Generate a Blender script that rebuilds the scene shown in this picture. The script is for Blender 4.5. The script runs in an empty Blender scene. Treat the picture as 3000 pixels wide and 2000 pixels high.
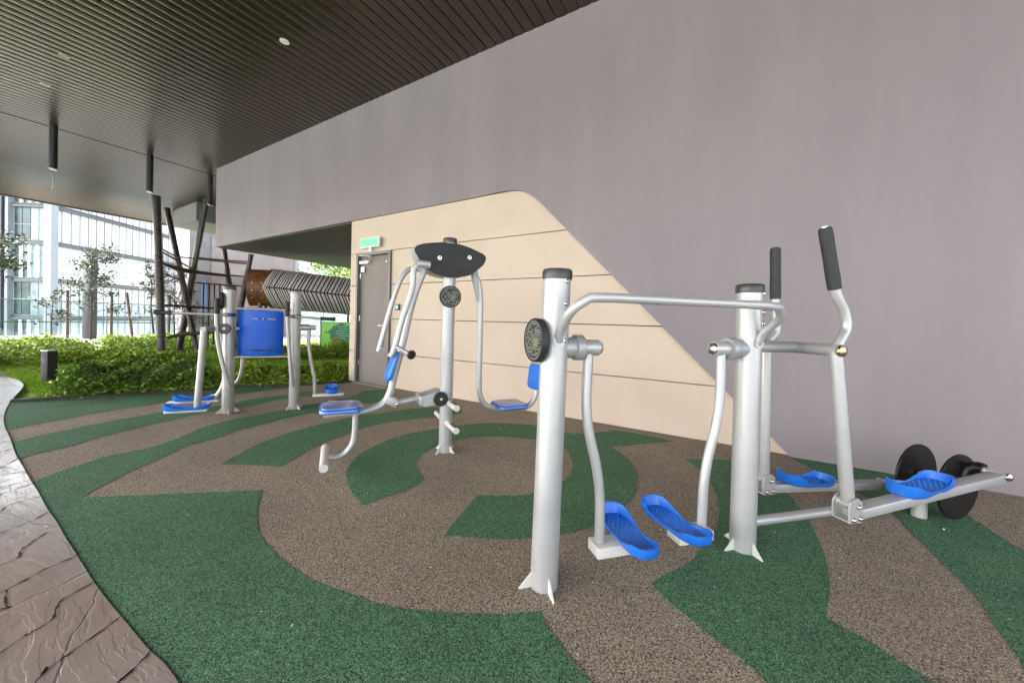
import bpy, bmesh, math, random
import numpy as np
from mathutils import Vector, Matrix
from mathutils.geometry import tessellate_polygon
random.seed(7); RNG = np.random.default_rng(7)
PI = math.pi; R = math.radians
scene = bpy.context.scene
COL = scene.collection

# ------------------------------------------------------------------ node materials
def new_mat(name):
    m = bpy.data.materials.new(name); m.use_nodes = True
    nt = m.node_tree; b = nt.nodes['Principled BSDF']
    return m, nt, b
def N(nt, t, **kw):
    n = nt.nodes.new(t)
    for k, v in kw.items():
        if k in n.inputs: n.inputs[k].default_value = v
        else: setattr(n, k, v)
    return n
def ramp(nt, fac, stops):
    r = nt.nodes.new('ShaderNodeValToRGB'); e = r.color_ramp.elements
    while len(e) < len(stops): e.new(.5)
    for i, (p, c) in enumerate(stops):
        e[i].position = p; e[i].color = (c[0], c[1], c[2], 1) if not isinstance(c, (int, float)) else (c, c, c, 1)
    nt.links.new(fac, r.inputs[0]); return r
def mat(name, col, rough=.5, metal=0., var=.06, vscale=3., bump=0., bscale=60., spec=.5, stretch=(1,1,1), dirt=0.):
    m, nt, b = new_mat(name); L = nt.links.new
    tc = N(nt, 'ShaderNodeTexCoord'); mp = N(nt, 'ShaderNodeMapping'); mp.inputs['Scale'].default_value = stretch
    L(tc.outputs['Object'], mp.inputs[0])
    n1 = N(nt, 'ShaderNodeTexNoise', Scale=vscale, Detail=6., Roughness=.6); L(mp.outputs[0], n1.inputs['Vector'])
    lo = [max(0, c*(1-var*2.2)) for c in col]; hi = [min(1, c*(1+var*2.2)) for c in col]
    r = ramp(nt, n1.outputs[0], [(.3, lo), (.7, hi)]); out = r.outputs[0]
    if dirt:
        n3 = N(nt, 'ShaderNodeTexNoise', Scale=vscale*7, Detail=8., Roughness=.7); L(tc.outputs['Object'], n3.inputs['Vector'])
        d = ramp(nt, n3.outputs[0], [(.58, 0.), (.78, dirt)])
        mx = N(nt, 'ShaderNodeMixRGB'); L(d.outputs[0], mx.inputs[0]); L(out, mx.inputs[1]); mx.inputs[2].default_value = (.09, .075, .06, 1); out = mx.outputs[0]
    L(out, b.inputs['Base Color'])
    rr = ramp(nt, n1.outputs[0], [(.3, max(.02, rough*.85)), (.7, min(1, rough*1.15))]); L(rr.outputs[0], b.inputs['Roughness'])
    b.inputs['Metallic'].default_value = metal; b.inputs['Specular IOR Level'].default_value = spec
    if bump:
        n2 = N(nt, 'ShaderNodeTexNoise', Scale=bscale, Detail=5.); L(mp.outputs[0], n2.inputs['Vector'])
        bp = N(nt, 'ShaderNodeBump', Strength=bump, Distance=.01); L(n2.outputs[0], bp.inputs['Height']); L(bp.outputs[0], b.inputs['Normal'])
    return m
M = {}
M['silver'] = mat('silver_paint', (.41, .405, .40), .42, .40, .03, 4, .05, 300, dirt=.25)
M['silver_dark'] = mat('grey_metal_paint', (.29, .29, .295), .42, .3, .04, 5, .05, 300)
M['cream'] = mat('cast_cream', (.54, .52, .48), .5, .0, .04, 9, .08, 200, dirt=.3)
M['steel'] = mat('steel_bolt', (.55, .54, .52), .22, 1., .05, 20)
M['brass'] = mat('brass_cap', (.42, .33, .20), .3, 1., .05, 20)
M['black'] = mat('black_rubber', (.014, .013, .013), .65, 0, .1, 12, .1, 150)
M['grip'] = mat('foam_grip', (.017, .017, .018), .62, 0, .12, 30, .25, 500)
M['disc'] = mat('black_disc', (.007, .006, .006), .38, 0, .1, 5, spec=.3)
M['cap'] = mat('dark_cap', (.035, .032, .032), .4, 0, .1, 12, .1, 150)
M['blue'] = mat('blue_plastic', (.010, .14, .58), .40, 0, .07, 6, .05, 120, dirt=.22)
M['blue_deep'] = mat('blue_roto_plastic', (.002, .072, .42), .38, 0, .10, 2.2, .04, 30, spec=.3)
M['silver_shaded'] = mat('shaded_silver_paint', (.335, .32, .30), .38, .4, .04, 4, .05, 300, dirt=.3)  # silver darkened and warmed to imitate the shade on the left station
M['seat_blue'] = mat('blue_seat_shell', (.015, .11, .46), .22, 0, .05, 6, .02, 90, spec=.8)
M['seat_top'] = mat('grey_blue_seat_pad', (.17, .21, .42), .18, 0, .14, 6, .04, 60, spec=.8)  # paler, greyer blue than the seat shell
M['plate_ink'] = mat('plate_print', (.27, .28, .23), .4, 0, .1, 60)
M['plate_green'] = mat('plate_green', (.10, .16, .05), .4, 0, .1, 60)
M['door'] = mat('grey_door', (.150, .130, .114), .6, 0, .04, 2, .03, 200)
M['door_frame'] = mat('grey_door_frame', (.13, .115, .105), .45, 0, .04, 2)
M['sign_white'] = mat('white_plastic', (.75, .75, .73), .4, 0, .03, 8)
M['rope'] = mat('brown_rope', (.085, .048, .034), .8, 0, .3, 60, .4, 200)
M['rope_dark'] = mat('dark_rope', (.03, .03, .045), .8, 0, .2, 60)
M['pole'] = mat('climber_pole', (.022, .016, .014), .30, .1, .2, 8)
M['tunnel_plate'] = mat('rust_brown_panel', (.17, .062, .022), .5, 0, .15, 5)
M['tunnel_slat'] = mat('pale_slat', (.72, .66, .68), .5, 0, .12, 30)
M['core_green'] = mat('pale_grey_render', (.175, .165, .170), .8, 0, .08, 1.5)
M['core_pink'] = mat('pink_grey_render', (.21, .175, .17), .8, 0, .08, 1.5)
M['wood'] = mat('timber_stake', (.085, .05, .035), .8, 0, .2, 8, .3, 60)
M['bark'] = mat('bark', (.05, .038, .030), .9, 0, .3, 20, .5, 80)
M['column'] = mat('dark_grey_column', (.030, .032, .035), .5, .2, .08, 3)
M['bollard'] = mat('black_bollard', (.010, .010, .012), .7, 0, .1, 8)
M['tower'] = mat('tower_panel', (.14, .15, .16), .5, 0, .06, 2)
M['slab'] = mat('floor_slab_metal', (.035, .038, .040), .5, .0, .08, 1)
M['mullion'] = mat('mullion_grey', (.075, .08, .085), .5, 0, .08, 1)
M['fin'] = mat('white_fin', (.80, .81, .80), .5, 0, .03, 1)
M['teal'] = mat('teal_glass', (.018, .038, .038), .25, 0, .3, .6, spec=.4)
M['pale_glass'] = mat('pale_glass', (.12, .15, .155), .25, 0, .12, .5, spec=.4)
M['board'] = mat('lime_board', (.16, .50, .06), .5, 0, .05, 4)
M['board_tree'] = mat('board_dark_green', (.015, .16, .075), .5, 0, .1, 8)
M['board_line'] = mat('board_lines', (.25, .55, .35), .5, 0, .1, 8)
M['red'] = mat('red_mark', (.55, .03, .05), .5, 0, .1, 8)
M['soil'] = mat('soil', (.045, .028, .018), .95, 0, .4, 12, .8, 40)
M['mulch'] = mat('orange_mulch', (.22, .09, .035), .95, 0, .4, 12, .8, 40)
M['hanger'] = mat('black_pendant', (.010, .010, .012), .35, 0, .1, 5)
M['white_wall'] = mat('white_render', (.40, .40, .39), .8, 0, .05, 1)
M['city'] = mat('city_ground', (.42, .47, .46), .9, 0, .2, .02)
M['slab_concrete'] = mat('podium_concrete', (.25, .25, .24), .9, 0, .1, 1)
M['lawn'] = mat('lawn_base', (.15, .25, .012), .95, 0, .3, 4, .5, 60)
M['kerb'] = mat('dark_edging', (.035, .028, .022), .9, 0, .3, 10, .5, 60)
M['blind'] = mat('pale_shutter_glass', (.36, .36, .36), .3, 0, .03, .4, spec=.4)

def m_grey_wall():
    m, nt, b = new_mat('grey_mauve_render'); L = nt.links.new
    tc = N(nt, 'ShaderNodeTexCoord')
    mp = N(nt, 'ShaderNodeMapping'); mp.inputs['Scale'].default_value = (1.6, 1.6, .35); L(tc.outputs['Object'], mp.inputs[0])
    n1 = N(nt, 'ShaderNodeTexNoise', Scale=1.1, Detail=7., Roughness=.62); L(mp.outputs[0], n1.inputs['Vector'])
    mp2 = N(nt, 'ShaderNodeMapping'); mp2.inputs['Scale'].default_value = (22, 22, 2.2); L(tc.outputs['Object'], mp2.inputs[0])
    n2 = N(nt, 'ShaderNodeTexNoise', Scale=1.3, Detail=6.); L(mp2.outputs[0], n2.inputs['Vector'])
    r1 = ramp(nt, n1.outputs[0], [(.3, (.198, .172, .181)), (.7, (.232, .202, .211))])
    r2 = ramp(nt, n2.outputs[0], [(.3, .99), (.7, 1.01)])
    mx = N(nt, 'ShaderNodeMixRGB', blend_type='MULTIPLY'); mx.inputs[0].default_value = 1; L(r1.outputs[0], mx.inputs[1]); L(r2.outputs[0], mx.inputs[2])
    L(mx.outputs[0], b.inputs['Base Color']); b.inputs['Roughness'].default_value = .62; b.inputs['Specular IOR Level'].default_value = .3
    n3 = N(nt, 'ShaderNodeTexNoise', Scale=14., Detail=7., Roughness=.7); L(tc.outputs['Object'], n3.inputs['Vector'])
    bp = N(nt, 'ShaderNodeBump', Strength=.35, Distance=.012); L(n3.outputs[0], bp.inputs['Height']); L(bp.outputs[0], b.inputs['Normal'])
    return m
M['grey_wall'] = m_grey_wall()
def m_beige():
    m, nt, b = new_mat('beige_textured_panel'); L = nt.links.new
    tc = N(nt, 'ShaderNodeTexCoord')
    n1 = N(nt, 'ShaderNodeTexNoise', Scale=1.4, Detail=8., Roughness=.6); L(tc.outputs['Object'], n1.inputs['Vector'])
    n2 = N(nt, 'ShaderNodeTexNoise', Scale=110., Detail=4.); L(tc.outputs['Object'], n2.inputs['Vector'])
    r1 = ramp(nt, n1.outputs[0], [(.3, (.495, .395, .310)), (.7, (.555, .445, .360))])
    r2 = ramp(nt, n2.outputs[0], [(.3, .93), (.7, 1.06)])
    mx = N(nt, 'ShaderNodeMixRGB', blend_type='MULTIPLY'); mx.inputs[0].default_value = 1; L(r1.outputs[0], mx.inputs[1]); L(r2.outputs[0], mx.inputs[2])
    L(mx.outputs[0], b.inputs['Base Color']); b.inputs['Roughness'].default_value = .8
    bp = N(nt, 'ShaderNodeBump', Strength=.3, Distance=.004); L(n2.outputs[0], bp.inputs['Height']); L(bp.outputs[0], b.inputs['Normal'])
    return m
M['beige'] = m_beige()
def m_rubber(name, c_lo, c_mid, c_hi):
    m, nt, b = new_mat(name); L = nt.links.new
    tc = N(nt, 'ShaderNodeTexCoord')
    v = N(nt, 'ShaderNodeTexVoronoi', Scale=290.); L(tc.outputs['Object'], v.inputs['Vector'])
    sp = N(nt, 'ShaderNodeSeparateColor'); L(v.outputs['Color'], sp.inputs[0])
    r = ramp(nt, sp.outputs[0], [(.0, c_lo), (.20, c_lo), (.30, c_mid), (.82, [c*1.15 for c in c_mid]), (1., c_hi)])
    n2 = N(nt, 'ShaderNodeTexNoise', Scale=125., Detail=3.); L(tc.outputs['Object'], n2.inputs['Vector'])
    r3 = ramp(nt, n2.outputs[0], [(.35, .62), (.65, 1.3)])
    mx = N(nt, 'ShaderNodeMixRGB', blend_type='MULTIPLY'); mx.inputs[0].default_value = 1; L(r.outputs[0], mx.inputs[1]); L(r3.outputs[0], mx.inputs[2])
    n1 = N(nt, 'ShaderNodeTexNoise', Scale=1.1, Detail=6., Roughness=.65); L(tc.outputs['Object'], n1.inputs['Vector'])
    r2 = ramp(nt, n1.outputs[0], [(.3, .80), (.7, 1.14)])
    m2 = N(nt, 'ShaderNodeMixRGB', blend_type='MULTIPLY'); m2.inputs[0].default_value = 1; L(mx.outputs[0], m2.inputs[1]); L(r2.outputs[0], m2.inputs[2])
    L(m2.outputs[0], b.inputs['Base Color']); b.inputs['Roughness'].default_value = .75; b.inputs['Specular IOR Level'].default_value = .25
    ad = N(nt, 'ShaderNodeMath', operation='ADD'); L(sp.outputs[1], ad.inputs[0]); L(v.outputs['Distance'], ad.inputs[1])
    bp = N(nt, 'ShaderNodeBump', Strength=.7, Distance=.003); L(ad.outputs[0], bp.inputs['Height']); L(bp.outputs[0], b.inputs['Normal'])
    return m
M['rub_brown'] = m_rubber('brown_rubber_granules', (.040, .030, .021), (.265, .212, .160), (.52, .43, .33))
M['rub_green'] = m_rubber('green_rubber_granules', (.012, .034, .016), (.062, .155, .078), (.19, .31, .18))
def m_stamped():
    m, nt, b = new_mat('stamped_concrete'); L = nt.links.new
    tc = N(nt, 'ShaderNodeTexCoord')
    # warp
    nw = N(nt, 'ShaderNodeTexNoise', Scale=1.6, Detail=5.); L(tc.outputs['Object'], nw.inputs['Vector'])
    sc = N(nt, 'ShaderNodeVectorMath', operation='SCALE'); sc.inputs['Scale'].default_value = .26; L(nw.outputs['Color'], sc.inputs[0])
    ad = N(nt, 'ShaderNodeVectorMath', operation='ADD'); L(tc.outputs['Object'], ad.inputs[0]); L(sc.outputs[0], ad.inputs[1])
    mp = N(nt, 'ShaderNodeMapping'); mp.inputs['Rotation'].default_value = (0, 0, R(-52)); mp.inputs['Scale'].default_value = (1.1, 3.4, 1); L(ad.outputs[0], mp.inputs[0])
    v = N(nt, 'ShaderNodeTexVoronoi', feature='DISTANCE_TO_EDGE', Scale=1.0); L(mp.outputs[0], v.inputs['Vector'])
    crack = ramp(nt, v.outputs['Distance'], [(.004, .7), (.012, 1.)])
    # layered slate ridges
    mp2 = N(nt, 'ShaderNodeMapping'); mp2.inputs['Rotation'].default_value = (0, 0, R(-112)); mp2.inputs['Scale'].default_value = (1.3, 8., 1); L(ad.outputs[0], mp2.inputs[0])
    n2 = N(nt, 'ShaderNodeTexNoise', Scale=1.5, Detail=9., Roughness=.5, Distortion=.15); L(mp2.outputs[0], n2.inputs['Vector'])
    st = ramp(nt, n2.outputs[0], [(.30, 0.), (.40, .2), (.42, .42), (.49, .5), (.505, .72), (.58, .8), (.60, .95), (.72, 1.)])
    n3 = N(nt, 'ShaderNodeTexNoise', Scale=2.2, Detail=8., Roughness=.65); L(tc.outputs['Object'], n3.inputs['Vector'])
    base = ramp(nt, n3.outputs[0], [(.3, (.17, .118, .090)), (.5, (.26, .185, .145)), (.68, (.36, .245, .185))])
    n4 = N(nt, 'ShaderNodeTexNoise', Scale=.7, Detail=3.); L(tc.outputs['Object'], n4.inputs['Vector'])
    g = ramp(nt, n4.outputs[0], [(.42, 0.), (.62, .65)])
    mg = N(nt, 'ShaderNodeMixRGB'); L(g.outputs[0], mg.inputs[0]); L(base.outputs[0], mg.inputs[1]); mg.inputs[2].default_value = (.30, .26, .235, 1)
    mc = N(nt, 'ShaderNodeMixRGB', blend_type='MULTIPLY'); mc.inputs[0].default_value = 1; L(mg.outputs[0], mc.inputs[1])
    cr = ramp(nt, crack.outputs[0], [(.7, .55), (1., 1.)]); L(cr.outputs[0], mc.inputs[2])
    L(mc.outputs[0], b.inputs['Base Color'])
    ro = ramp(nt, n3.outputs[0], [(.3, .24), (.7, .42)]); L(ro.outputs[0], b.inputs['Roughness'])
    b.inputs['Specular IOR Level'].default_value = .6; b.inputs['Coat Weight'].default_value = 1.; b.inputs['Coat Roughness'].default_value = .16; b.inputs['Coat IOR'].default_value = 1.6
    h = N(nt, 'ShaderNodeMath', operation='MULTIPLY_ADD'); L(st.outputs[0], h.inputs[0]); h.inputs[1].default_value = .9; L(crack.outputs[0], h.inputs[2])
    bp = N(nt, 'ShaderNodeBump', Strength=.42, Distance=.007); L(h.outputs[0], bp.inputs['Height']); L(bp.outputs[0], b.inputs['Normal']); L(bp.outputs[0], b.inputs['Coat Normal'])
    return m
M['stamped'] = m_stamped()
def m_ceiling():
    m, nt, b = new_mat('bronze_ceiling_slat'); L = nt.links.new
    tc = N(nt, 'ShaderNodeTexCoord')
    mp = N(nt, 'ShaderNodeMapping'); mp.inputs['Scale'].default_value = (6.75, .25, 1); L(tc.outputs['Object'], mp.inputs[0])
    n1 = N(nt, 'ShaderNodeTexNoise', Scale=1., Detail=3.); L(mp.outputs[0], n1.inputs['Vector'])
    r = ramp(nt, n1.outputs[0], [(.3, (.008, .005, .002)), (.7, (.014, .009, .005))]); L(r.outputs[0], b.inputs['Base Color'])
    b.inputs['Metallic'].default_value = 0.; b.inputs['Roughness'].default_value = .28; b.inputs['Specular IOR Level'].default_value = 1.; b.inputs['IOR'].default_value = 1.72; b.inputs['Specular Tint'].default_value = (.68, .58, .45, 1)
    n2 = N(nt, 'ShaderNodeTexNoise', Scale=2.5, Detail=2.); L(tc.outputs['Object'], n2.inputs['Vector'])
    bp = N(nt, 'ShaderNodeBump', Strength=.03, Distance=.01); L(n2.outputs[0], bp.inputs['Height']); L(bp.outputs[0], b.inputs['Normal'])
    return m
M['ceil'] = m_ceiling()
M['groove'] = mat('groove_dark', (.006, .005, .004), .8, 0, .1, 5)
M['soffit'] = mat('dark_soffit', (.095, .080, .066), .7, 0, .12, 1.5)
def m_leaf(name, a, c, d, trans=.25):
    m, nt, b = new_mat(name); L = nt.links.new
    g = N(nt, 'ShaderNodeNewGeometry')
    r = ramp(nt, g.outputs['Random Per Island'], [(0, a), (.55, c), (1, d)]); L(r.outputs[0], b.inputs['Base Color'])
    b.inputs['Roughness'].default_value = .45; b.inputs['Specular IOR Level'].default_value = .4
    t = N(nt, 'ShaderNodeBsdfTranslucent'); L(r.outputs[0], t.inputs[0])
    mx = N(nt, 'ShaderNodeMixShader'); mx.inputs[0].default_value = trans
    L(b.outputs[0], mx.inputs[1]); L(t.outputs[0], mx.inputs[2]); L(mx.outputs[0], nt.nodes['Material Output'].inputs[0])
    return m
M['leaf_dark'] = m_leaf('leaf_dark', (.026, .070, .010), (.105, .200, .022), (.28, .40, .055))
M['leaf_mid'] = m_leaf('leaf_mid', (.050, .11, .010), (.19, .31, .022), (.45, .54, .06))
M['leaf_lime'] = m_leaf('leaf_lime', (.09, .17, .012), (.19, .32, .03), (.36, .46, .07), .35)
M['leaf_tree'] = m_leaf('leaf_tree', (.010, .018, .008), (.022, .034, .010), (.06, .10, .02), .15)
M['grass'] = m_leaf('grass_blade', (.12, .22, .010), (.20, .34, .015), (.30, .44, .03), .3)
def m_emit(name, col, s):
    m, nt, b = new_mat(name); b.inputs['Base Color'].default_value = (*col, 1)
    b.inputs['Emission Color'].default_value = (*col, 1); b.inputs['Emission Strength'].default_value = s
    return m
M['exit_glow'] = m_emit('exit_sign_glow', (.16, .56, .32), .05)
M['exit_green'] = m_emit('exit_sign_green', (.01, .22, .10), .01)
M['lamp'] = mat('unlit_downlight', (.80, .78, .70), .5, 0, .02, 5)
def m_fence_glass():
    m, nt, b = new_mat('clear_fence_glass'); L = nt.links.new
    b.inputs['Base Color'].default_value = (.80, .90, .89, 1); b.inputs['Roughness'].default_value = .03
    t = N(nt, 'ShaderNodeBsdfTransparent'); t.inputs[0].default_value = (.86, .93, .93, 1)
    gl = N(nt, 'ShaderNodeBsdfGlossy'); gl.inputs['Roughness'].default_value = .02
    fr = N(nt, 'ShaderNodeFresnel', IOR=1.45)
    n1 = N(nt, 'ShaderNodeTexNoise', Scale=.4); nm = ramp(nt, n1.outputs[0], [(0, .01), (1, .03)])
    ad = N(nt, 'ShaderNodeMath', operation='ADD'); L(fr.outputs[0], ad.inputs[0]); L(nm.outputs[0], ad.inputs[1])
    mx = N(nt, 'ShaderNodeMixShader'); L(ad.outputs[0], mx.inputs[0]); L(t.outputs[0], mx.inputs[1]); L(gl.outputs[0], mx.inputs[2])
    L(mx.outputs[0], nt.nodes['Material Output'].inputs[0]); return m
M['fence_glass'] = m_fence_glass()

# ------------------------------------------------------------------ mesh helpers
def V3(*a): return Vector(a[0]) if len(a) == 1 else Vector(a)
def tag(o, label=None, cat=None, group=None, kind=None):
    if label: o['label'] = label
    if cat: o['category'] = cat
    if group: o['group'] = group
    if kind: o['kind'] = kind
    return o
def thing(name, loc, rz, label, cat, group=None):
    o = bpy.data.objects.new(name, None); COL.objects.link(o); o.location = loc; o.rotation_euler = (0, 0, rz)
    o.empty_display_size = .1
    return tag(o, label, cat, group)
def finish(bm, angle=38):
    bmesh.ops.recalc_face_normals(bm, faces=bm.faces[:])
    for f in bm.faces: f.smooth = True
    for e in bm.edges:
        e.smooth = not (len(e.link_faces) != 2 or e.calc_face_angle(0) > R(angle))
def obj(name, bm, m, parent=None, angle=38, label=None):
    finish(bm, angle)
    me = bpy.data.meshes.new(name); bm.to_mesh(me); bm.free(); me.materials.append(m if not isinstance(m, str) else M[m])
    o = bpy.data.objects.new(name, me); COL.objects.link(o)
    if parent: o.parent = parent
    if label: o['label'] = label
    return o
def struct(name, bm, m, angle=38): return tag(obj(name, bm, m, None, angle), kind='structure')
def B(): return bmesh.new()
def box(bm, c, s, rot=None, bev=0., seg=2):
    r = bmesh.ops.create_cube(bm, size=1.); vs = r['verts']
    mt = Matrix.Translation(c) @ (rot.to_4x4() if rot else Matrix.Identity(4)) @ Matrix.Diagonal((s[0], s[1], s[2], 1))
    bmesh.ops.transform(bm, matrix=mt, verts=vs)
    if bev:
        es = list({e for v in vs for e in v.link_edges})
        bmesh.ops.bevel(bm, geom=es, offset=bev, segments=seg, affect='EDGES', profile=.5)
    return bm
def fillet(pts, rad, n=6):
    pts = [Vector(p) for p in pts]; out = [pts[0]]
    for i in range(1, len(pts)-1):
        p = pts[i]; a = pts[i-1]-p; c = pts[i+1]-p
        r = min(rad, a.length*.48, c.length*.48)
        s = p + a.normalized()*r; e = p + c.normalized()*r
        for k in range(n+1):
            t = k/n; out.append(s*(1-t)**2 + p*2*t*(1-t) + e*t*t)
    out.append(pts[-1]); return out
def crom(pts, n=6):
    pts = [Vector(p) for p in pts]; P = [pts[0]*2-pts[1]] + pts + [pts[-1]*2-pts[-2]]; out = []
    for i in range(1, len(P)-2):
        a, b, c, d = P[i-1], P[i], P[i+1], P[i+2]
        for k in range(n):
            t = k/n
            out.append(.5*((2*b)+(c-a)*t+(2*a-5*b+4*c-d)*t*t+(3*b-a-3*c+d)*t**3))
    out.append(pts[-1]); return out
def tube(bm, pts, r, seg=20, cap=True, r2=None):
    pts = [Vector(p) for p in pts]
    q = [pts[0]]
    for p in pts[1:]:
        if (p-q[-1]).length > 1e-5: q.append(p)
    pts = q; n = len(pts)
    T = [(pts[min(i+1, n-1)]-pts[max(i-1, 0)]).normalized() for i in range(n)]
    ref = Vector((0, 0, 1)) if abs(T[0].z) < .9 else Vector((1, 0, 0))
    u = T[0].cross(ref).normalized(); rings = []
    for i in range(n):
        if i: u = (u - T[i]*u.dot(T[i])).normalized()
        w = T[i].cross(u)
        rr = r if r2 is None else r + (r2-r)*i/(n-1)
        rings.append([bm.verts.new(pts[i]+(u*math.cos(2*PI*k/seg)+w*math.sin(2*PI*k/seg))*rr) for k in range(seg)])
    for i in range(n-1):
        for k in range(seg):
            bm.faces.new((rings[i][k], rings[i][(k+1) % seg], rings[i+1][(k+1) % seg], rings[i+1][k]))
    if cap:
        bm.faces.new(rings[0][::-1]); bm.faces.new(rings[-1])
    return bm
def lathe(bm, prof, a, b, seg=28):
    """profile (radius, t) along the axis from a in direction b (unit distance)"""
    a = Vector(a); ax = (Vector(b)-a).normalized()
    ref = Vector((0, 0, 1)) if abs(ax.z) < .9 else Vector((1, 0, 0))
    u = ax.cross(ref).normalized(); w = ax.cross(u); rings = []
    for (r, t) in prof:
        c = a+ax*t
        rings.append([bm.verts.new(c)] if r < 1e-6 else [bm.verts.new(c+(u*math.cos(2*PI*k/seg)+w*math.sin(2*PI*k/seg))*r) for k in range(seg)])
    for i in range(len(rings)-1):
        A, Bq = rings[i], rings[i+1]
        for k in range(seg):
            k2 = (k+1) % seg
            if len(A) == 1 and len(Bq) > 1: bm.faces.new((A[0], Bq[k2], Bq[k]))
            elif len(Bq) == 1 and len(A) > 1: bm.faces.new((A[k], A[k2], Bq[0]))
            elif len(A) > 1: bm.faces.new((A[k], A[k2], Bq[k2], Bq[k]))
    return bm
def bolt(bm, p, d, r=.009):
    p = Vector(p); d = Vector(d).normalized()
    lathe(bm, [(0, 0), (r*1.35, 0), (r*1.35, r*.3), (r, r*.32), (r*.9, r*.75), (r*.55, r*1.1), (0, r*1.2)], p, p+d, 12)
def prism(bm, outline, o, u, v, w, t):
    """outline (a,b) in the plane o + a*u + b*v, extruded by w*t"""
    o, u, v, w = Vector(o), Vector(u), Vector(v), Vector(w)
    a = [bm.verts.new(o+u*p[0]+v*p[1]) for p in outline]; b2 = [bm.verts.new(x.co+w*t) for x in a]
    n = len(a)
    tri = tessellate_polygon([[Vector((p[0], p[1], 0)) for p in outline]])
    for f in tri:
        bm.faces.new([a[i] for i in f]); bm.faces.new([b2[i] for i in reversed(f)])
    for i in range(n): bm.faces.new((a[i], a[(i+1) % n], b2[(i+1) % n], b2[i]))
    return bm
def sheet(bm, outline, z):
    vs = [bm.verts.new((p[0], p[1], z)) for p in outline]
    for f in tessellate_polygon([[Vector((p[0], p[1], 0)) for p in outline]]):
        fc = bm.faces.new([vs[i] for i in f])
        if fc.calc_area() > 0 and fc.normal.z < 0: fc.normal_flip()
    return bm
def smooth_poly(pts, n=5, corner=50):
    P = [Vector((p[0], p[1])) for p in pts]; N_ = len(P)
    def turn(i):
        a = P[i]-P[i-1]; b = P[(i+1) % N_]-P[i]
        return abs(a.angle_signed(b)) if a.length > 1e-6 and b.length > 1e-6 else 0
    cor = [turn(i) > R(corner) for i in range(N_)]; out = []
    for i in range(N_):
        b, c = P[i], P[(i+1) % N_]
        a = 2*b-c if cor[i] else P[i-1]
        d = 2*c-b if cor[(i+1) % N_] else P[(i+2) % N_]
        for k in range(n):
            t = k/n
            out.append(.5*((2*b)+(c-a)*t+(2*a-5*b+4*c-d)*t*t+(3*b-a-3*c+d)*t**3))
    return [(p.x, p.y) for p in out]
def leaves(name, pts, size, m, parent=None, flat=.5, upright=False):
    """one bent diamond leaf per point, random orientation"""
    n = len(pts); P = np.asarray(pts, dtype=float)
    th = RNG.uniform(0, 2*PI, n); ph = RNG.normal(0, flat, n) if not upright else RNG.normal(PI/2, .25, n)
    d = np.stack([np.cos(th)*np.cos(ph), np.sin(th)*np.cos(ph), np.sin(ph)], 1)
    rnd = RNG.normal(0, 1, (n, 3)); s = np.cross(d, rnd + np.array([0, 0, 1.5])); s /= np.linalg.norm(s, axis=1)[:, None]+1e-9
    up = np.cross(s, d)
    L = (size*RNG.uniform(.6, 1.35, n))[:, None]; w = L*(.30 if not upright else .06)
    v = np.empty((n, 4, 3)); v[:, 0] = P; v[:, 1] = P+d*L*.5+s*w+up*L*.08; v[:, 2] = P+d*L-up*L*.12; v[:, 3] = P+d*L*.5-s*w+up*L*.08
    v = v.reshape(-1, 3); idx = np.arange(n)*4
    faces = np.concatenate([np.stack([idx, idx+1, idx+2], 1), np.stack([idx, idx+2, idx+3], 1)])
    me = bpy.data.meshes.new(name); me.from_pydata(v.tolist(), [], faces.tolist()); me.materials.append(M[m]); me.update()
    o = bpy.data.objects.new(name, me); COL.objects.link(o)
    if parent: o.parent = parent
    return o
PATH_EDGE = [(-10.388,0.802), (-10.063,0.901), (-9.697,0.926), (-9.153,0.914), (-8.67,0.851), (-7.992,0.734), (-7.388,0.633), (-6.746,0.55), (-6.357,0.514), (-5.884,0.486), (-5.439,0.472), (-4.77,0.443), (-4.271,0.434), (-3.968,0.428), (-3.686,0.426), (-3.329,0.417), (-3.083,0.419), (-2.809,0.413), (-2.572,0.412), (-2.348,0.409), (-2.206,0.409), (-2.054,0.412), (-1.93,0.416), (-1.772,0.421), (-1.655,0.425), (-1.565,0.434), (-1.502,0.436), (-1.438,0.435), (-1.289,0.423), (-1.108,0.392)]
BED_EDGE = [(-7.483,0.647), (-7.376,0.822), (-7.292,1.016), (-7.12,1.32), (-6.982,1.575), (-6.865,1.899), (-6.715,2.144), (-6.693,2.291), (-6.599,2.643), (-6.337,2.957), (-6.165,3.202), (-5.97,3.522), (-5.742,3.998)]
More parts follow.
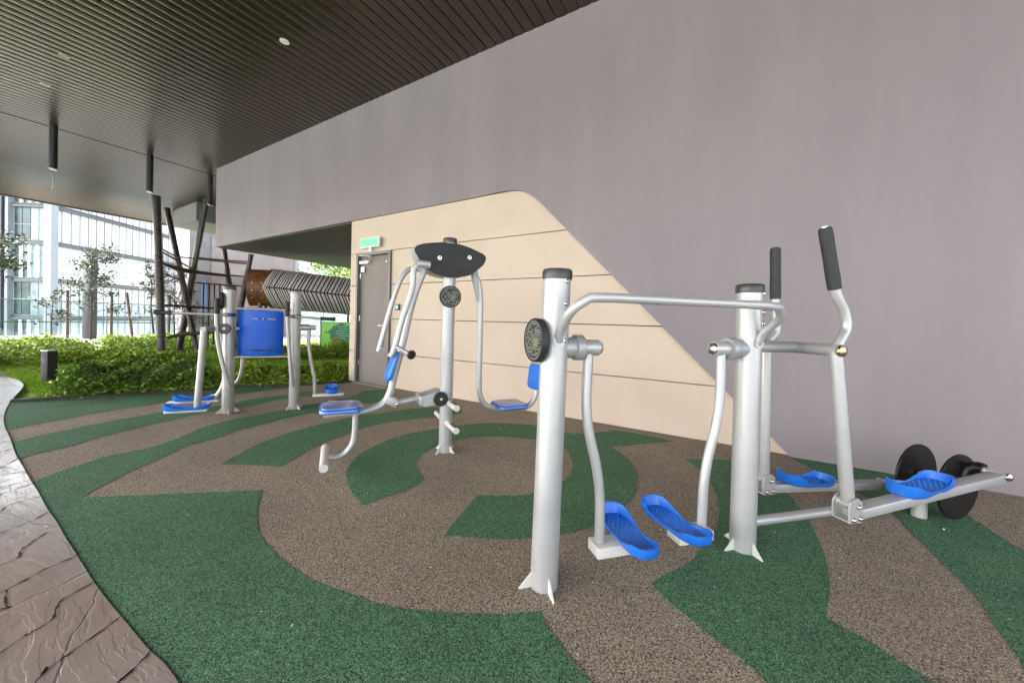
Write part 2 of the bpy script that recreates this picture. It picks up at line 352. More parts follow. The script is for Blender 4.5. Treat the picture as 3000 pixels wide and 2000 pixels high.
GREEN = [
  [(-3.77,0.39), (-3.95,0.45), (-4.1,0.64), (-4.19,0.85), (-4.19,1.07), (-4.32,1.3), (-4.53,1.55), (-4.63,1.82), (-4.64,1.99), (-4.62,2.26), (-4.65,2.42), (-4.69,2.66), (-4.66,2.81), (-4.68,3.11), (-4.72,3.41), (-4.92,3.69), (-4.77,4.0), (-4.43,3.77), (-4.2,3.52), (-4.09,3.32), (-4.19,3.11), (-4.18,2.87), (-4.2,2.55), (-4.23,2.45), (-4.24,2.16), (-4.17,1.87), (-4.15,1.71), (-4.04,1.46), (-4.0,1.26), (-3.88,1.11), (-3.81,1.03), (-3.67,0.84), (-3.56,0.72), (-3.43,0.6), (-3.38,0.55), (-3.17,0.73), (-2.93,0.93), (-2.76,1.07), (-2.6,1.21), (-2.4,1.09), (-2.23,1.01), (-2.06,0.95), (-1.92,0.93), (-1.76,0.91), (-1.6,0.91), (-1.47,0.92), (-1.32,0.95), (-1.18,0.98), (-1.07,1.02), (-0.93,1.09), (-0.86,1.13), (-0.73,1.21), (-0.61,1.3), (-0.55,1.25), (-0.48,1.21), (-0.41,1.16), (-0.34,1.13), (-0.2,1.03), (-0.62,0.57), (-1.14,0.38), (-1.47,0.42), (-1.81,0.42), (-2.48,0.4), (-3.27,0.4)] ,
  [(-5.23,0.45), (-5.26,0.48), (-5.36,0.65), (-5.42,0.81), (-5.48,0.99), (-5.54,1.19), (-5.56,1.4), (-5.6,1.54), (-5.55,1.73), (-5.49,1.92), (-5.48,2.18), (-5.56,2.38), (-5.59,2.61), (-5.51,2.86), (-5.55,3.05), (-5.47,3.2), (-5.25,3.11), (-5.11,2.99), (-5.24,2.88), (-5.28,2.74), (-5.22,2.44), (-5.18,2.22), (-5.17,2.06), (-5.19,1.78), (-5.09,1.48), (-5.01,1.26), (-4.94,1.06), (-4.87,0.88), (-4.76,0.76), (-4.71,0.61), (-4.7,0.53), (-4.62,0.45), (-4.59,0.4)] ,
  [(-5.84,0.43), (-5.82,0.51), (-5.92,0.66), (-5.96,0.83), (-6.05,1.03), (-6.1,1.24), (-6.1,1.45), (-6.18,1.69), (-6.18,1.93), (-6.16,2.16), (-6.08,2.41), (-6.05,2.77), (-6.05,3.14), (-6.47,3.32), (-7.06,2.83), (-7.11,2.27), (-7.36,1.66), (-7.74,0.93), (-7.74,0.6)] ,
  [(-3.31,1.24), (-3.44,1.42), (-3.58,1.62), (-3.64,1.79), (-3.7,1.98), (-3.72,2.26), (-3.72,2.57), (-3.7,2.78), (-3.61,2.94), (-3.48,3.32), (-3.27,3.6), (-2.93,3.68), (-2.82,3.57), (-2.85,3.42), (-2.95,3.22), (-3.07,3.01), (-3.21,2.75), (-3.24,2.44), (-3.2,2.21), (-3.15,2.0), (-3.08,1.8), (-2.96,1.59), (-2.9,1.47), (-3.1,1.36)] ,
  [(-1.89,1.45), (-2.01,1.48), (-2.2,1.56), (-2.39,1.67), (-2.53,1.81), (-2.64,1.97), (-2.72,2.23), (-2.74,2.46), (-2.71,2.66), (-2.61,2.91), (-2.47,3.2), (-2.26,3.41), (-2.0,3.56), (-1.82,3.62), (-1.46,3.56), (-1.21,3.72), (-1.03,3.98), (-0.75,4.0), (-0.43,3.95), (-0.68,3.67), (-0.91,3.41), (-0.77,3.27), (-0.65,3.1), (-0.56,2.87), (-0.52,2.64), (-0.52,2.44), (-0.54,2.27), (-0.59,2.12), (-0.66,1.96), (-0.75,1.83), (-0.85,1.73), (-0.99,1.62), (-1.11,1.56), (-1.27,1.48), (-1.31,1.61), (-1.35,1.77), (-1.39,1.94), (-1.25,2.03), (-1.13,2.13), (-1.04,2.29), (-1.0,2.46), (-1.03,2.71), (-1.12,2.91), (-1.24,3.09), (-1.43,3.19), (-1.62,3.18), (-1.84,3.1), (-1.92,3.07), (-2.12,2.9), (-2.21,2.71), (-2.25,2.49), (-2.22,2.28), (-2.14,2.13), (-2.0,2.01), (-1.85,1.93), (-1.82,1.77), (-1.86,1.6)] ,
  [(-0.26,1.71), (-0.21,1.82), (-0.13,1.97), (-0.09,2.11), (-0.05,2.27), (-0.02,2.47), (-0.02,2.72), (-0.06,2.98), (-0.12,3.19), (-0.22,3.38), (-0.29,3.48), (-0.13,3.57), (0.04,3.67), (0.22,3.61), (0.33,3.37), (0.4,3.15), (0.45,2.81), (0.46,2.55), (0.45,2.32), (0.42,2.1), (0.37,1.9), (0.42,1.87), (0.49,1.84), (0.54,1.79), (0.62,1.74), (0.67,1.67), (0.23,1.36), (0.14,1.44), (0.08,1.49), (0.0,1.53), (-0.08,1.58), (-0.18,1.64)] ,
  [(0.51,4.09), (0.61,3.91), (0.73,3.7), (0.83,3.49), (0.93,3.22), (0.94,3.01), (0.95,2.84), (0.96,2.63), (0.97,2.47), (0.96,2.32), (0.94,2.19), (0.93,2.09), (0.92,1.99), (1.01,2.08), (1.42,2.91), (1.4,3.09), (1.38,3.14), (1.36,3.32), (1.34,3.52), (1.32,3.85), (1.26,4.06), (1.18,4.11), (0.98,4.14), (0.73,4.13)] ,
]
JOINTS = [
  [(-2.745, 0.216), (-2.769, 0.264), (-2.853, 0.284), (-2.88, 0.307), (-2.916, 0.329), (-2.966, 0.375)] ,
  [(-2.482, 0.21), (-2.506, 0.25), (-2.547, 0.312), (-2.571, 0.401), (-2.584, 0.411)] ,
  [(-2.04, 0.162), (-2.076, 0.218), (-2.107, 0.277), (-2.178, 0.298), (-2.226, 0.324), (-2.263, 0.411)] ,
  [(-1.784, 0.204), (-1.813, 0.222), (-1.847, 0.278), (-1.894, 0.369), (-1.923, 0.418)] ,
  [(-1.576, 0.328), (-1.583, 0.342), (-1.605, 0.382), (-1.643, 0.431)] ,
  [(-2.482, 0.21), (-2.352, 0.2), (-2.325, 0.203), (-2.37, 0.149)] ,
  [(-3.1, 0.17), (-3.146, 0.247), (-3.185, 0.331), (-3.264, 0.415)] ,
  [(-3.465, 0.189), (-3.485, 0.273), (-3.558, 0.311), (-3.576, 0.425)] ,
  [(-3.735, 0.204), (-3.804, 0.297), (-3.881, 0.432)] ,
  [(-4.376, 0.272), (-4.45, 0.347), (-4.665, 0.461)] ,
  [(-4.264, 0.265), (-4.241, 0.331), (-4.211, 0.439)] ,
  [(-4.894, 0.322), (-4.935, 0.384), (-4.979, 0.462)] ,
  [(-5.511, 0.362), (-5.546, 0.486)] ,
  [(-6.038, 0.373), (-6.025, 0.507)] ,
  [(-6.771, 0.417), (-6.803, 0.555)] ,
]
# ================================================================== SETTING
Z_CEIL = 4.91; YW = 4.12; XC = -11.52; Z_SOF = 2.885
# lower city ground reaching the horizon, podium terrace above it
bm = B(); sheet(bm, [(-3000, -3000), (3000, -3000), (3000, 3000), (-3000, 3000)], -14); struct('ground', bm, 'city')
bm = B(); prism(bm, [(-27.2, -14), (9, -14), (9, 22), (-27.2, 22)], (0, 0, -1.0), (1, 0, 0), (0, 1, 0), (0, 0, 1), .955); struct('terrace_slab', bm, 'slab_concrete')
bm = B(); sheet(bm, [(-17.5, -11), (-5.6, -11), (-5.6, 20), (-17.5, 20)], -.03); struct('lawn', bm, 'lawn')
# rubber floor
floor_outline = [(p[0], p[1]) for p in BED_EDGE] + [(-5.70, 4.30), (8.9, 4.30), (8.9, .20), (-7.6, .20)]
bm = B(); sheet(bm, floor_outline, 0.); struct('rubber_floor', bm, 'rub_brown')
bm = B()
for i, g in enumerate(GREEN): sheet(bm, smooth_poly(g), .0025)
o = struct('floor_marking', bm, 'rub_green')
# stamped path: real height steps between slabs come from the bump of the material
edge = smooth_poly(PATH_EDGE, 4, 70)[:-4]
edge = [p for p in edge]
path_poly = edge + [(-.9, .40), (0, .42), (3., .5), (8.8, .9), (8.8, -6), (-13.5, -6), (-13.8, .2), (-12.2, .72), (-11.2, .80)]
bm = B(); sheet(bm, path_poly, .007); struct('path', bm, 'stamped')
bm = B()                                             # open joints between the stamped slabs
for J in JOINTS:
    a = Vector(J[0]); d = (a-Vector(J[1])).normalized(); J2 = ([] if len(J) == 3 and J[0] in ((-2.88, .307), (-2.178, .298)) or J[-1][1] < .2 else [tuple(a+d*1.6+Vector((.05, -.06))), tuple(a+d*.7)])+[tuple(q) for q in J]
    P_ = crom([(q[0], q[1], .0095) for q in J2], 7); vs = []
    for i, q in enumerate(P_):
        t = (P_[min(i+1, len(P_)-1)]-P_[max(i-1, 0)]).normalized(); n = Vector((-t.y, t.x, 0))
        wd = .0026+.0018*math.sin(i*1.1+J[0][0]*9)+.0018*random.random(); q = q+n*random.gauss(0, .0012)
        vs.append((bm.verts.new(q-n*wd), bm.verts.new(q+n*wd*.8)))
    for i in range(len(vs)-1): bm.faces.new((vs[i][0], vs[i+1][0], vs[i+1][1], vs[i][1]))
struct('path_joint', bm, 'groove')
# dark edging strip between floor and planting
bm = B()
be = smooth_poly(BED_EDGE, 3, 80)[:-3]
for i in range(len(be)-1):
    a = Vector(be[i]); b = Vector(be[i+1]); n = Vector((-(b-a).y, (b-a).x)).normalized()*.05
    vs = [bm.verts.new((q.x, q.y, z)) for z in (-.03, .035) for q in (a+n*.1, b+n*.1, b+n, a+n)]
    for f in ((0, 1, 5, 4), (1, 2, 6, 5), (2, 3, 7, 6), (3, 0, 4, 7), (4, 5, 6, 7)): bm.faces.new([vs[k] for k in f])
struct('kerb', bm, 'kerb')
bm = B(); inner = [(p[0]-.06, p[1]+.02) for p in BED_EDGE[2:]]; outer = [(p[0]-(.95 if i_ else .25), p[1]+.12) for i_, p in enumerate(BED_EDGE[2:])][::-1]
sheet(bm, inner+[(-7.2, 4.4)]+outer[1:], -.012); struct('planting_soil', bm, 'soil')

# ceiling: slats running towards the wall, then an eave that curves down with ribs across it
def slat_profile(x0, x1, pitch):
    pts = []; n = int(round((x1-x0)/pitch))
    for i in range(n):
        a = x0+i*pitch
        g = .016
        pts += [(a, .022), (a+g, .022), (a+g, .004), (a+g+.010, .0)]
        for k in (1, 2, 3): pts.append((a+g+.01+(pitch-g-.014)*k/4, -.0035*math.sin(PI*k/4)))
        pts += [(a+pitch-.004, 0.), (a+pitch, .004)]
    return pts
X_E = -16.3
prof = slat_profile(X_E, 8.8, .148)
bm = B()
for (ya, yb, sel) in ((-7.6, YW-.001, lambda x: True), (YW-.001, 13., lambda x: x <= XC)):
    pr = [p for p in prof if sel(p[0])]
    r0 = [bm.verts.new((p[0], ya, Z_CEIL+p[1])) for p in pr]; r1 = [bm.verts.new((p[0], yb, Z_CEIL+p[1])) for p in pr]
    for i in range(len(pr)-1): bm.faces.new((r0[i], r0[i+1], r1[i+1], r1[i]))
struct('ceiling', bm, 'ceil', 25)
# curved eave
bm = B(); nseg = 10
def eave_pt(t): a = t*R(52); return (X_E-3.0*math.sin(a)*1.02, Z_CEIL+.03-1.05*(1-math.cos(a)))
y = -7.6; pitch = .05; rows = []
while y < 13.:
    for (yy, dz) in ((y, .008), (y+.008, .008), (y+.010, 0.), (y+pitch-.001, 0.)):
        rows.append([bm.verts.new((eave_pt(k/nseg)[0], yy, eave_pt(k/nseg)[1]+dz)) for k in range(nseg+1)])
    y += pitch
for i in range(len(rows)-1):
    for k in range(nseg): bm.faces.new((rows[i][k], rows[i][k+1], rows[i+1][k+1], rows[i+1][k]))
struct('eave', bm, 'ceil', 25)
xe, ze = eave_pt(1.)
bm = B(); box(bm, (xe-.05, 2.7, ze+.03), (.12, 20.6, .10)); struct('eave_edge', bm, 'slab')
bm = B(); box(bm, ((xe+8.8)/2, -1.74, Z_CEIL+.50), (8.8-xe-.2, 11.7, .9)); box(bm, ((xe+XC)/2-.02, 8.6, Z_CEIL+.50), (XC-xe-.3, 8.8, .9)); struct('roof', bm, 'groove')
# seams across the slat field
bm = B()
for xs_ in (-12.10, ): box(bm, (xs_, 2.7, Z_CEIL-.004), (.03, 20.6, .012))
struct('ceiling_seam', bm, 'groove')

# ---- the building: overhanging grey slab, beige panel wall with the door
bld = thing('building', (0, YW, 0), 0, 'mauve grey building with overhanging upper storey, beige panelled wall and a service door', 'building')
def BL(bm_, name, m, par=bld, angle=38, label=None): 
    bmesh.ops.translate(bm_, verts=bm_.verts[:], vec=(0, -YW, 0)); return obj(name, bm_, m, par, angle, label)
curve = [(-3.2, 2.898), (-2.95, 2.905), (-2.75, 2.908), (-2.6, 2.905), (-2.46, 2.89), (-2.36, 2.865), (-2.27, 2.82), (-2.19, 2.76), (-2.1, 2.68)]
out = [(XC, 2.885)] + curve + [(.52, -.004), (8.8, -.004), (8.8, 5.2), (XC, 5.2)]
bm = B(); prism(bm, out, (0, YW, 0), (1, 0, 0), (0, 0, 1), (0, 1, 0), .035); BL(bm, 'render_wall', 'grey_wall')
bm = B(); box(bm, ((XC+8.8)/2, (YW+.035+13)/2, 4.05), (8.8-XC, 13-YW-.035, 2.3)); BL(bm, 'upper_storey', 'grey_wall')
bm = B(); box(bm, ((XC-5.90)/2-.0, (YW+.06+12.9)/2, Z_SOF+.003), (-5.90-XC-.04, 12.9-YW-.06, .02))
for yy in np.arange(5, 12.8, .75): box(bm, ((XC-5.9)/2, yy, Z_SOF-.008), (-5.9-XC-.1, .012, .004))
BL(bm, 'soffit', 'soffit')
JZ = [0, .566, 1.150, 1.728, 2.300, 2.93]
XL = -5.94
bm = B()
for i in range(5):
    z0, z1 = JZ[i]+.004, JZ[i+1]-.005
    if i < 4:
        box(bm, ((XL-5.735)/2, YW+.115, (z0+z1)/2), (-5.735-XL, .16, z1-z0), bev=.003, seg=1)
        box(bm, ((-4.855+8.6)/2, YW+.115, (z0+z1)/2), (8.6+4.855, .16, z1-z0), bev=.003, seg=1)
    else: box(bm, ((XL+8.6)/2, YW+.115, (z0+z1)/2), (8.6-XL, .16, z1-z0), bev=.003, seg=1)
BL(bm, 'panel_wall', 'beige')
bm = B(); box(bm, ((XL+8.6)/2+.02, YW+.6, 1.43), (8.56-XL, .8, 2.86)); BL(bm, 'joint_backing', 'groove')
bm = B()
for i in range(5): box(bm, (XL+.08, YW+.2+4.3, (JZ[i]+JZ[i+1])/2), (.16, 8.6, JZ[i+1]-JZ[i]-.009), bev=.003, seg=1)
BL(bm, 'side_panel', 'beige')
# door
bm = B()
for x in (-5.715, -4.875): box(bm, (x, YW+.070, 1.147), (.05, .15, 2.294), bev=.003, seg=1)
box(bm, (-5.295, YW+.070, 2.269), (.79, .146, .05), bev=.003, seg=1); fr = BL(bm, 'door_frame', 'door_frame')
bm = B(); box(bm, (-5.295, YW+.085, 1.122), (.782, .05, 2.236), bev=.004, seg=1); dr = BL(bm, 'door', 'door')
bm = B(); tube(bm, fillet([(-4.99, YW+.06, 1.03), (-4.99, YW+.00, 1.03), (-5.12, YW+.00, 1.03)], .02), .010, 12); box(bm, (-4.985, YW+.056, 1.0), (.045, .008, .16), bev=.003); BL(bm, 'door_handle', 'steel', dr)
bm = B(); box(bm, (-5.545, YW+.032, 2.13), (.24, .055, .055), bev=.008); box(bm, (-5.60, YW+.035, 2.01), (.09, .02, .10), bev=.004); BL(bm, 'door_closer', 'sign_white', dr)
bm = B(); tube(bm, [(-5.50, YW+.02, 2.165), (-5.28, YW-.03, 2.21), (-5.62, YW-.02, 2.245)], .009, 8); BL(bm, 'closer_arm', 'cream', dr)
for z in (.35, 1.15, 1.9):
    bm = B(); tube(bm, [(-5.69, YW+.055, z-.05), (-5.69, YW+.055, z+.05)], .010, 10); BL(bm, 'hinge', 'steel', dr)
bm = B(); bolt(bm, (-5.02, YW+.06, 2.13), (0, -1, 0), .012); BL(bm, 'door_stud', 'steel', dr)
bm = B(); box(bm, (-5.3, YW+.0, .006), (.86, .10, .012)); BL(bm, 'threshold', 'slab_concrete')

# exit sign above the door
es = thing('exit_sign', (-5.34, YW-.03, 2.45), 0, 'glowing pale green exit sign on the beige wall above the grey door', 'exit sign')
bm = B(); box(bm, (0, 0, 0), (.50, .035, .17), bev=.006); obj('sign_case', bm, 'sign_white', es)
bm = B(); box(bm, (0, -.021, 0), (.47, .006, .145), bev=.001, seg=1); obj('sign_panel', bm, 'exit_glow', es)
bm = B()
def stroke(a, b, t=.010): 
    a = Vector(a); b = Vector(b); d = (b-a).normalized(); n = Vector((-d.y, d.x))*t/2
    vs = [bm.verts.new((q.x, -.0252, q.y)) for q in (a-n, b-n, b+n, a+n)]; bm.faces.new(vs)
for a, b in (((-.205, .045), (-.18, -.005)), ((-.18, -.005), (-.155, .045)), ((-.18, -.005), (-.185, -.05)), ((-.15, .012), (-.11, .012)), ((-.125, .03), (-.11, .012)), ((-.125, -.006), (-.11, .012)),
             ((-.085, .05), (-.085, -.05)), ((-.07, .05), (-.07, -.05)), ((-.02, .045), (-.02, -.035)), ((.03, .045), (.03, -.03)), ((.055, .01), (.075, .01)), ((.10, .045), (.115, .01)), ((.115, .01), (.10, -.035)), ((.155, .04), (.155, -.03)), ((.165, .04), (.185, .0)), ((.185, 0), (.185, -.03))): stroke(a, b)
obj('sign_symbols', bm, 'exit_green', es, angle=1)
bm = B(); box(bm, (.0, .01, -.12), (.05, .02, .07), bev=.004); obj('bracket', bm, 'sign_white', es)
# small green call point right of the door
cp = thing('call_point', (-4.67, YW+.02, 1.345), 0, 'small green door release box on beige wall beside the grey door', 'call point')
bm = B(); box(bm, (0, 0, 0), (.085, .045, .10), bev=.006); obj('case', bm, mat('green_case', (.01, .12, .07), .4), cp)
bm = B(); box(bm, (.005, -.025, -.002), (.040, .006, .040), bev=.001, seg=1); obj('button', bm, 'sign_white', cp)

# ceiling lights and pendants
for i, (x, y, lab) in enumerate(((-5.34, 2.65, 'round white downlight in dark slatted ceiling near the grey wall'), (-8.55, 1.19, 'round recessed downlight in slatted ceiling at upper left, left of the white one'),
                                 (-9.93, 1.18, 'small recessed downlight in slatted ceiling above the leftmost black pendant'), )):
    t = thing('downlight', (x, y, Z_CEIL-.004), 0, lab, 'ceiling light', 'downlights in the slatted ceiling')
    bm = B(); lathe(bm, [(.042, .0), (.058, 0), (.060, .006), (.046, .009), (.042, .0)], (0, 0, 0), (0, 0, -1), 28); obj('trim_ring', bm, 'sign_white' if i == 0 else 'silver', t)
    bm = B(); lathe(bm, [(0, .006), (.045, .006)], (0, 0, 0), (0, 0, -1), 24); obj('diffuser', bm, 'lamp' if i == 0 else 'silver_dark', t)
for i, (x, y, zb, lab) in enumerate(((-12.02, 1.54, 4.04, 'black pendant tube light hanging from the slatted ceiling, leftmost of three'), (-12.07, 3.00, 4.05, 'black pendant tube light hanging from ceiling just left of the tall brown climber pole'),
                                     (-12.22, 4.23, 4.12, 'black pendant tube light hanging beside the corner of the grey building'))):
    t = thing('pendant_light', (x, y, Z_CEIL), 0, lab, 'pendant light', 'black pendant lights under the canopy')
    bm = B(); tube(bm, [(0, 0, -.0), (0, 0, zb-Z_CEIL)], .062, 24); obj('lamp_body', bm, 'hanger', t)
    bm = B(); lathe(bm, [(0, 0), (.058, 0), (.058, .015), (.05, .015), (0, .012)], (0, 0, zb-Z_CEIL), (0, 0, zb-Z_CEIL-1), 24); obj('lens', bm, 'steel', t)
    if i < 2:
        bm = B(); tube(bm, [(0, 0, zb-Z_CEIL-.015), (0, 0, zb-Z_CEIL-.42)], .006, 6); obj('pull_chain', bm, 'steel', t)
# beam box under the ceiling
t = thing('beam_box', (-15.6, 6., Z_CEIL), 0, 'pale boxed beam hanging under the slatted ceiling behind the climber poles', 'beam')
bm = B(); box(bm, (-.95, .5, -.31), (2.1, 3., .62), bev=.005, seg=1); obj('casing', bm, 'core_green', t)
bm = B(); box(bm, (1.6, 1.2, -.45), (2.6, 2.6, .9), bev=.005, seg=1); obj('dark_casing', bm, 'soffit', t)
# ================================================================== EXERCISE MACHINES
def LN(d, n, z): return Vector((d, -n, z))       # machine frame: along, towards camera side, up
def post(root, d, n, h, r, lean=0., cap=True, pm='silver', fins=(90, 180, 270), bolts=(), bdir=(0, 1)):
    bm = B(); lathe(bm, [(r, 0), (r, h-.03), (r*.97, h-.028), (0, h-.028)], (0, 0, 0), (0, 0, 1), 48)
    for v in bm.verts: v.co.x += lean*v.co.z/h
    bmesh.ops.translate(bm, verts=bm.verts[:], vec=LN(d, n, 0)); p = obj('post', bm, pm, root)
    if cap:
        bm = B(); lathe(bm, [(r*1.0, -.010), (r*1.07, -.008), (r*1.09, 0), (r*1.09, .026), (r*1.0, .034), (r*.5, .039), (0, .040)], LN(d+lean, n, h-.035), LN(d+lean, n, h), 40); obj('post_cap', bm, 'cap', p)
    for a in fins:
        bm = B(); ca, sa = math.cos(R(a)), math.sin(R(a)); u = Vector((ca, sa, 0)); w = Vector((-sa, ca, 0))
        prism(bm, [(r-.006, 0), (r+.056, 0), (r+.054, .004), (r, .062), (r-.006, .062)], LN(d, n, 0)-w*.004, u, (0, 0, 1), w, .007); obj('base_fin', bm, 'cream', p)
    if bolts:
        for z in bolts:
            bm = B(); bolt(bm, LN(d+bdir[0]*(r-.001)+lean*z/h, n+bdir[1]*(r-.001), z), LN(bdir[0], bdir[1], 0), .0095); obj('bolt', bm, 'steel', p)
    return p
def info_plate(root, c, dirv, r=.095):
    c = Vector(c); dv = Vector(dirv).normalized()
    bm = B(); lathe(bm, [(0, -.03), (r*.92, -.03), (r, -.022), (r, .0), (r*.96, .006), (r*.90, .006), (r*.88, .002), (0, .002)], c, c+dv, 56); p = obj('info_plate', bm, 'black', root)
    u = Vector((0, 0, 1)).cross(dv).normalized(); v = Vector((0, 0, 1))
    bm = B()
    def bar(x0, x1, y0, y1, k=.0030):
        lim = r*.80
        x0 = max(x0, -math.sqrt(max(0, lim*lim-max(abs(y0), abs(y1))**2))); x1 = min(x1, math.sqrt(max(0, lim*lim-max(abs(y0), abs(y1))**2)))
        if x1-x0 < .003: return
        bm.faces.new([bm.verts.new(c+dv*k+u*a+v*b) for a, b in ((x0, y0), (x1, y0), (x1, y1), (x0, y1))])
    s = r/.095; rr = random.Random(3)
    y = .068
    while y > -.07:                                  # rows of print too small to read
        h = .0042 if abs(y) > .03 else .0032
        x = -.07
        while x < .07:
            w = rr.uniform(.005, .016)
            if rr.random() < .72: bar(x*s, (x+w)*s, y*s, (y+h)*s)
            x += w+.003
        y -= .0088
    lp = [c+dv*.0032+(u*math.cos(a)+v*math.sin(a))*r*q for q in (.84, .87) for a in [2*PI*k/48 for k in range(48)]]
    vv = [bm.verts.new(q) for q in lp]
    for k in range(48): bm.faces.new((vv[k], vv[(k+1) % 48], vv[48+(k+1) % 48], vv[48+k]))
    obj('plate_print', bm, 'plate_ink', p, angle=1)
    bm = B(); bm.faces.new([bm.verts.new(c+dv*.0036+u*a*s+v*b*s) for a, b in ((.0, -.028), (.04, -.028), (.04, .006), (.0, .006))]); obj('plate_picture', bm, 'plate_green', p, angle=1)
    return p
def pedal(root, c, ax, length=.40, wid=.088, rim=.052, m='blue', tilt=0., toe=1.25):
    """foot tray: waisted outline, raised rim at toe and heel, low at the sides, studded floor"""
    c = Vector(c); ax = Vector(ax).normalized(); ay = Vector((0, 0, 1)).cross(ax).normalized(); az = ax.cross(ay)
    n = 56; rings = [[], [], [], [], []]
    for k in range(n):
        a = 2*PI*k/n; ca, sa = math.cos(a), math.sin(a)
        x = length/2*math.copysign(abs(ca)**.72, ca); wy = wid*(1-.16*math.exp(-(x/(length*.18))**2))*(1.04 if x > 0 else .95)
        y = wy*math.copysign(abs(sa)**.62, sa)
        e = abs(ca)**1.6; h = rim*(.34+.66*min(1, e*1.7))*(toe if x > 0 else 1.)
        for r_, (f, z) in zip(rings, ((.88, 0), (.97, .012), (1., h), (.93, h), (.86, .014))): r_.append(c+ax*x*f+ay*y*f+az*z+Vector((0, 0, x*tilt)))
    bm = B(); vr = [[bm.verts.new(p) for p in r_] for r_ in rings]
    for i in range(4):
        for k in range(n): bm.faces.new((vr[i][k], vr[i][(k+1) % n], vr[i+1][(k+1) % n], vr[i+1][k]))
    bm.faces.new(vr[0][::-1]); bm.faces.new(vr[4])
    for i in range(-7, 8):
        for j in range(-2, 3):
            x = i*length/19; y = (j+(.5 if i % 2 else 0))*wid*.30
            if abs(y) > wid*.66: continue
            p = c+ax*x+ay*y+az*.015+Vector((0, 0, x*tilt))
            lathe(bm, [(.0055, -.001), (.0045, .003), (0, .0035)], p, p+az, 6)
    return obj('pedal', bm, m, root, 50)
def pad(root, name, c, u, v, w, su, sv, t, m, rad=.05, label=None):
    """rounded slab: size su x sv in the plane (u,v), thickness t along w"""
    c, u, v, w = Vector(c), Vector(u).normalized(), Vector(v).normalized(), Vector(w).normalized()
    def ring(ins, h):
        pts = []
        for (sx, sy, a0) in ((1, 1, 0), (-1, 1, 90), (-1, -1, 180), (1, -1, 270)):
            cx, cy = sx*(su/2-rad), sy*(sv/2-rad)
            for k in range(8):
                a = R(a0+90*k/7); pts.append(c+u*(cx+(rad-ins)*math.cos(a))+v*(cy+(rad-ins)*math.sin(a))+w*h)
        return [bm.verts.new(p) for p in pts]
    bm = B(); rs = [ring(.012, 0), ring(0, t*.25), ring(0, t*.7), ring(t*.2, t*.95), ring(t*.55, t)]
    for i in range(len(rs)-1):
        n = len(rs[i])
        for k in range(n): bm.faces.new((rs[i][k], rs[i][(k+1) % n], rs[i+1][(k+1) % n], rs[i+1][k]))
    bm.faces.new(rs[0][::-1]); bm.faces.new(rs[-1]); return obj(name, bm, m, root, 50, label)

# ---------- front station: standing walker between two posts + elliptical behind the second post
A0 = (-.665, 1.446, 0); AZ1 = math.atan2(.726, .687)
st = thing('walker_elliptical_station', A0, AZ1, 'large silver two-post exercise station in front, with swinging blue footplates and elliptical trainer arms', 'exercise machine')
pA = post(st, 0, 0, 1.385, .060, lean=.022, bolts=(1.33, 1.235, 1.178, 1.078), bdir=(.34, .94))
pB = post(st, 1.109, 0, 1.378, .060, lean=-.012, bolts=(1.33, 1.235, 1.178, 1.078), bdir=(.55, .83))
info_plate(st, LN(-.078, .0, 1.075), LN(-1, .12, 0))
# overhead hand bar, bowed out towards the user
half = [LN(.012, .052, 1.075), LN(.012, .085, 1.13), LN(.02, .17, 1.205), LN(.075, .205, 1.253), LN(.16, .205, 1.257)]
oth = [LN(1.109-p.x+.0, -p.y, p.z) for p in half][::-1]
bm = B(); tube(bm, crom(half[:4], 7)[:-1]+[half[3]]+[half[4], oth[0]]+crom(oth[1:], 7), .0195, 22)
for d in (.012, 1.097):
    lathe(bm, [(0, 0), (.026, 0), (.026, .007), (0, .007)], LN(d, .058, 1.078), LN(d, 1, 1.078), 20)
obj('hand_bar', bm, 'silver', st)
for sgn, d0 in ((1, 0.), (-1, 1.109)):
    X = lambda d: d0+sgn*d
    bm = B(); lathe(bm, [(.0, .03), (.046, .03), (.046, .118), (.0, .118)], LN(d0, 0, 1.045), LN(d0+sgn, 0, 1.045), 32)
    lathe(bm, [(.0, .110), (.055, .110), (.057, .114), (.057, .146), (.055, .150), (.0, .150)], LN(d0, 0, 1.045), LN(d0+sgn, 0, 1.045), 36)
    obj('bearing_hub', bm, 'silver_dark', st)
    bm = B(); lathe(bm, [(.0, .14), (.036, .14), (.036, .226), (.033, .232), (0, .234)], LN(d0, 0, 1.045), LN(d0+sgn, 0, 1.045), 30)
    tube(bm, fillet([LN(X(.183), 0, 1.03), LN(X(.178), 0, .73), LN(X(.262), 0, .43), LN(X(.268), 0, .155)], .12, 8), .0225, 24)
    arm = obj('swing_arm', bm, 'silver', st)
    bm = B(); lathe(bm, [(.0, 0), (.030, 0), (.027, .010), (.014, .018), (0, .020)], LN(X(.233), 0, 1.045), LN(X(2), 0, 1.045), 26); obj('hub_cap', bm, 'steel', arm)
    bm = B(); box(bm, LN(X(.335), .0, .125), (.20, .098, .050), bev=.006); obj('foot_bracket', bm, 'cream', arm)
    pedal(arm, LN(X(.425 if sgn > 0 else .395), -.022 if sgn > 0 else -.045, .148), LN(sgn*.06, -1, 0), .41, .083, toe=1.2)
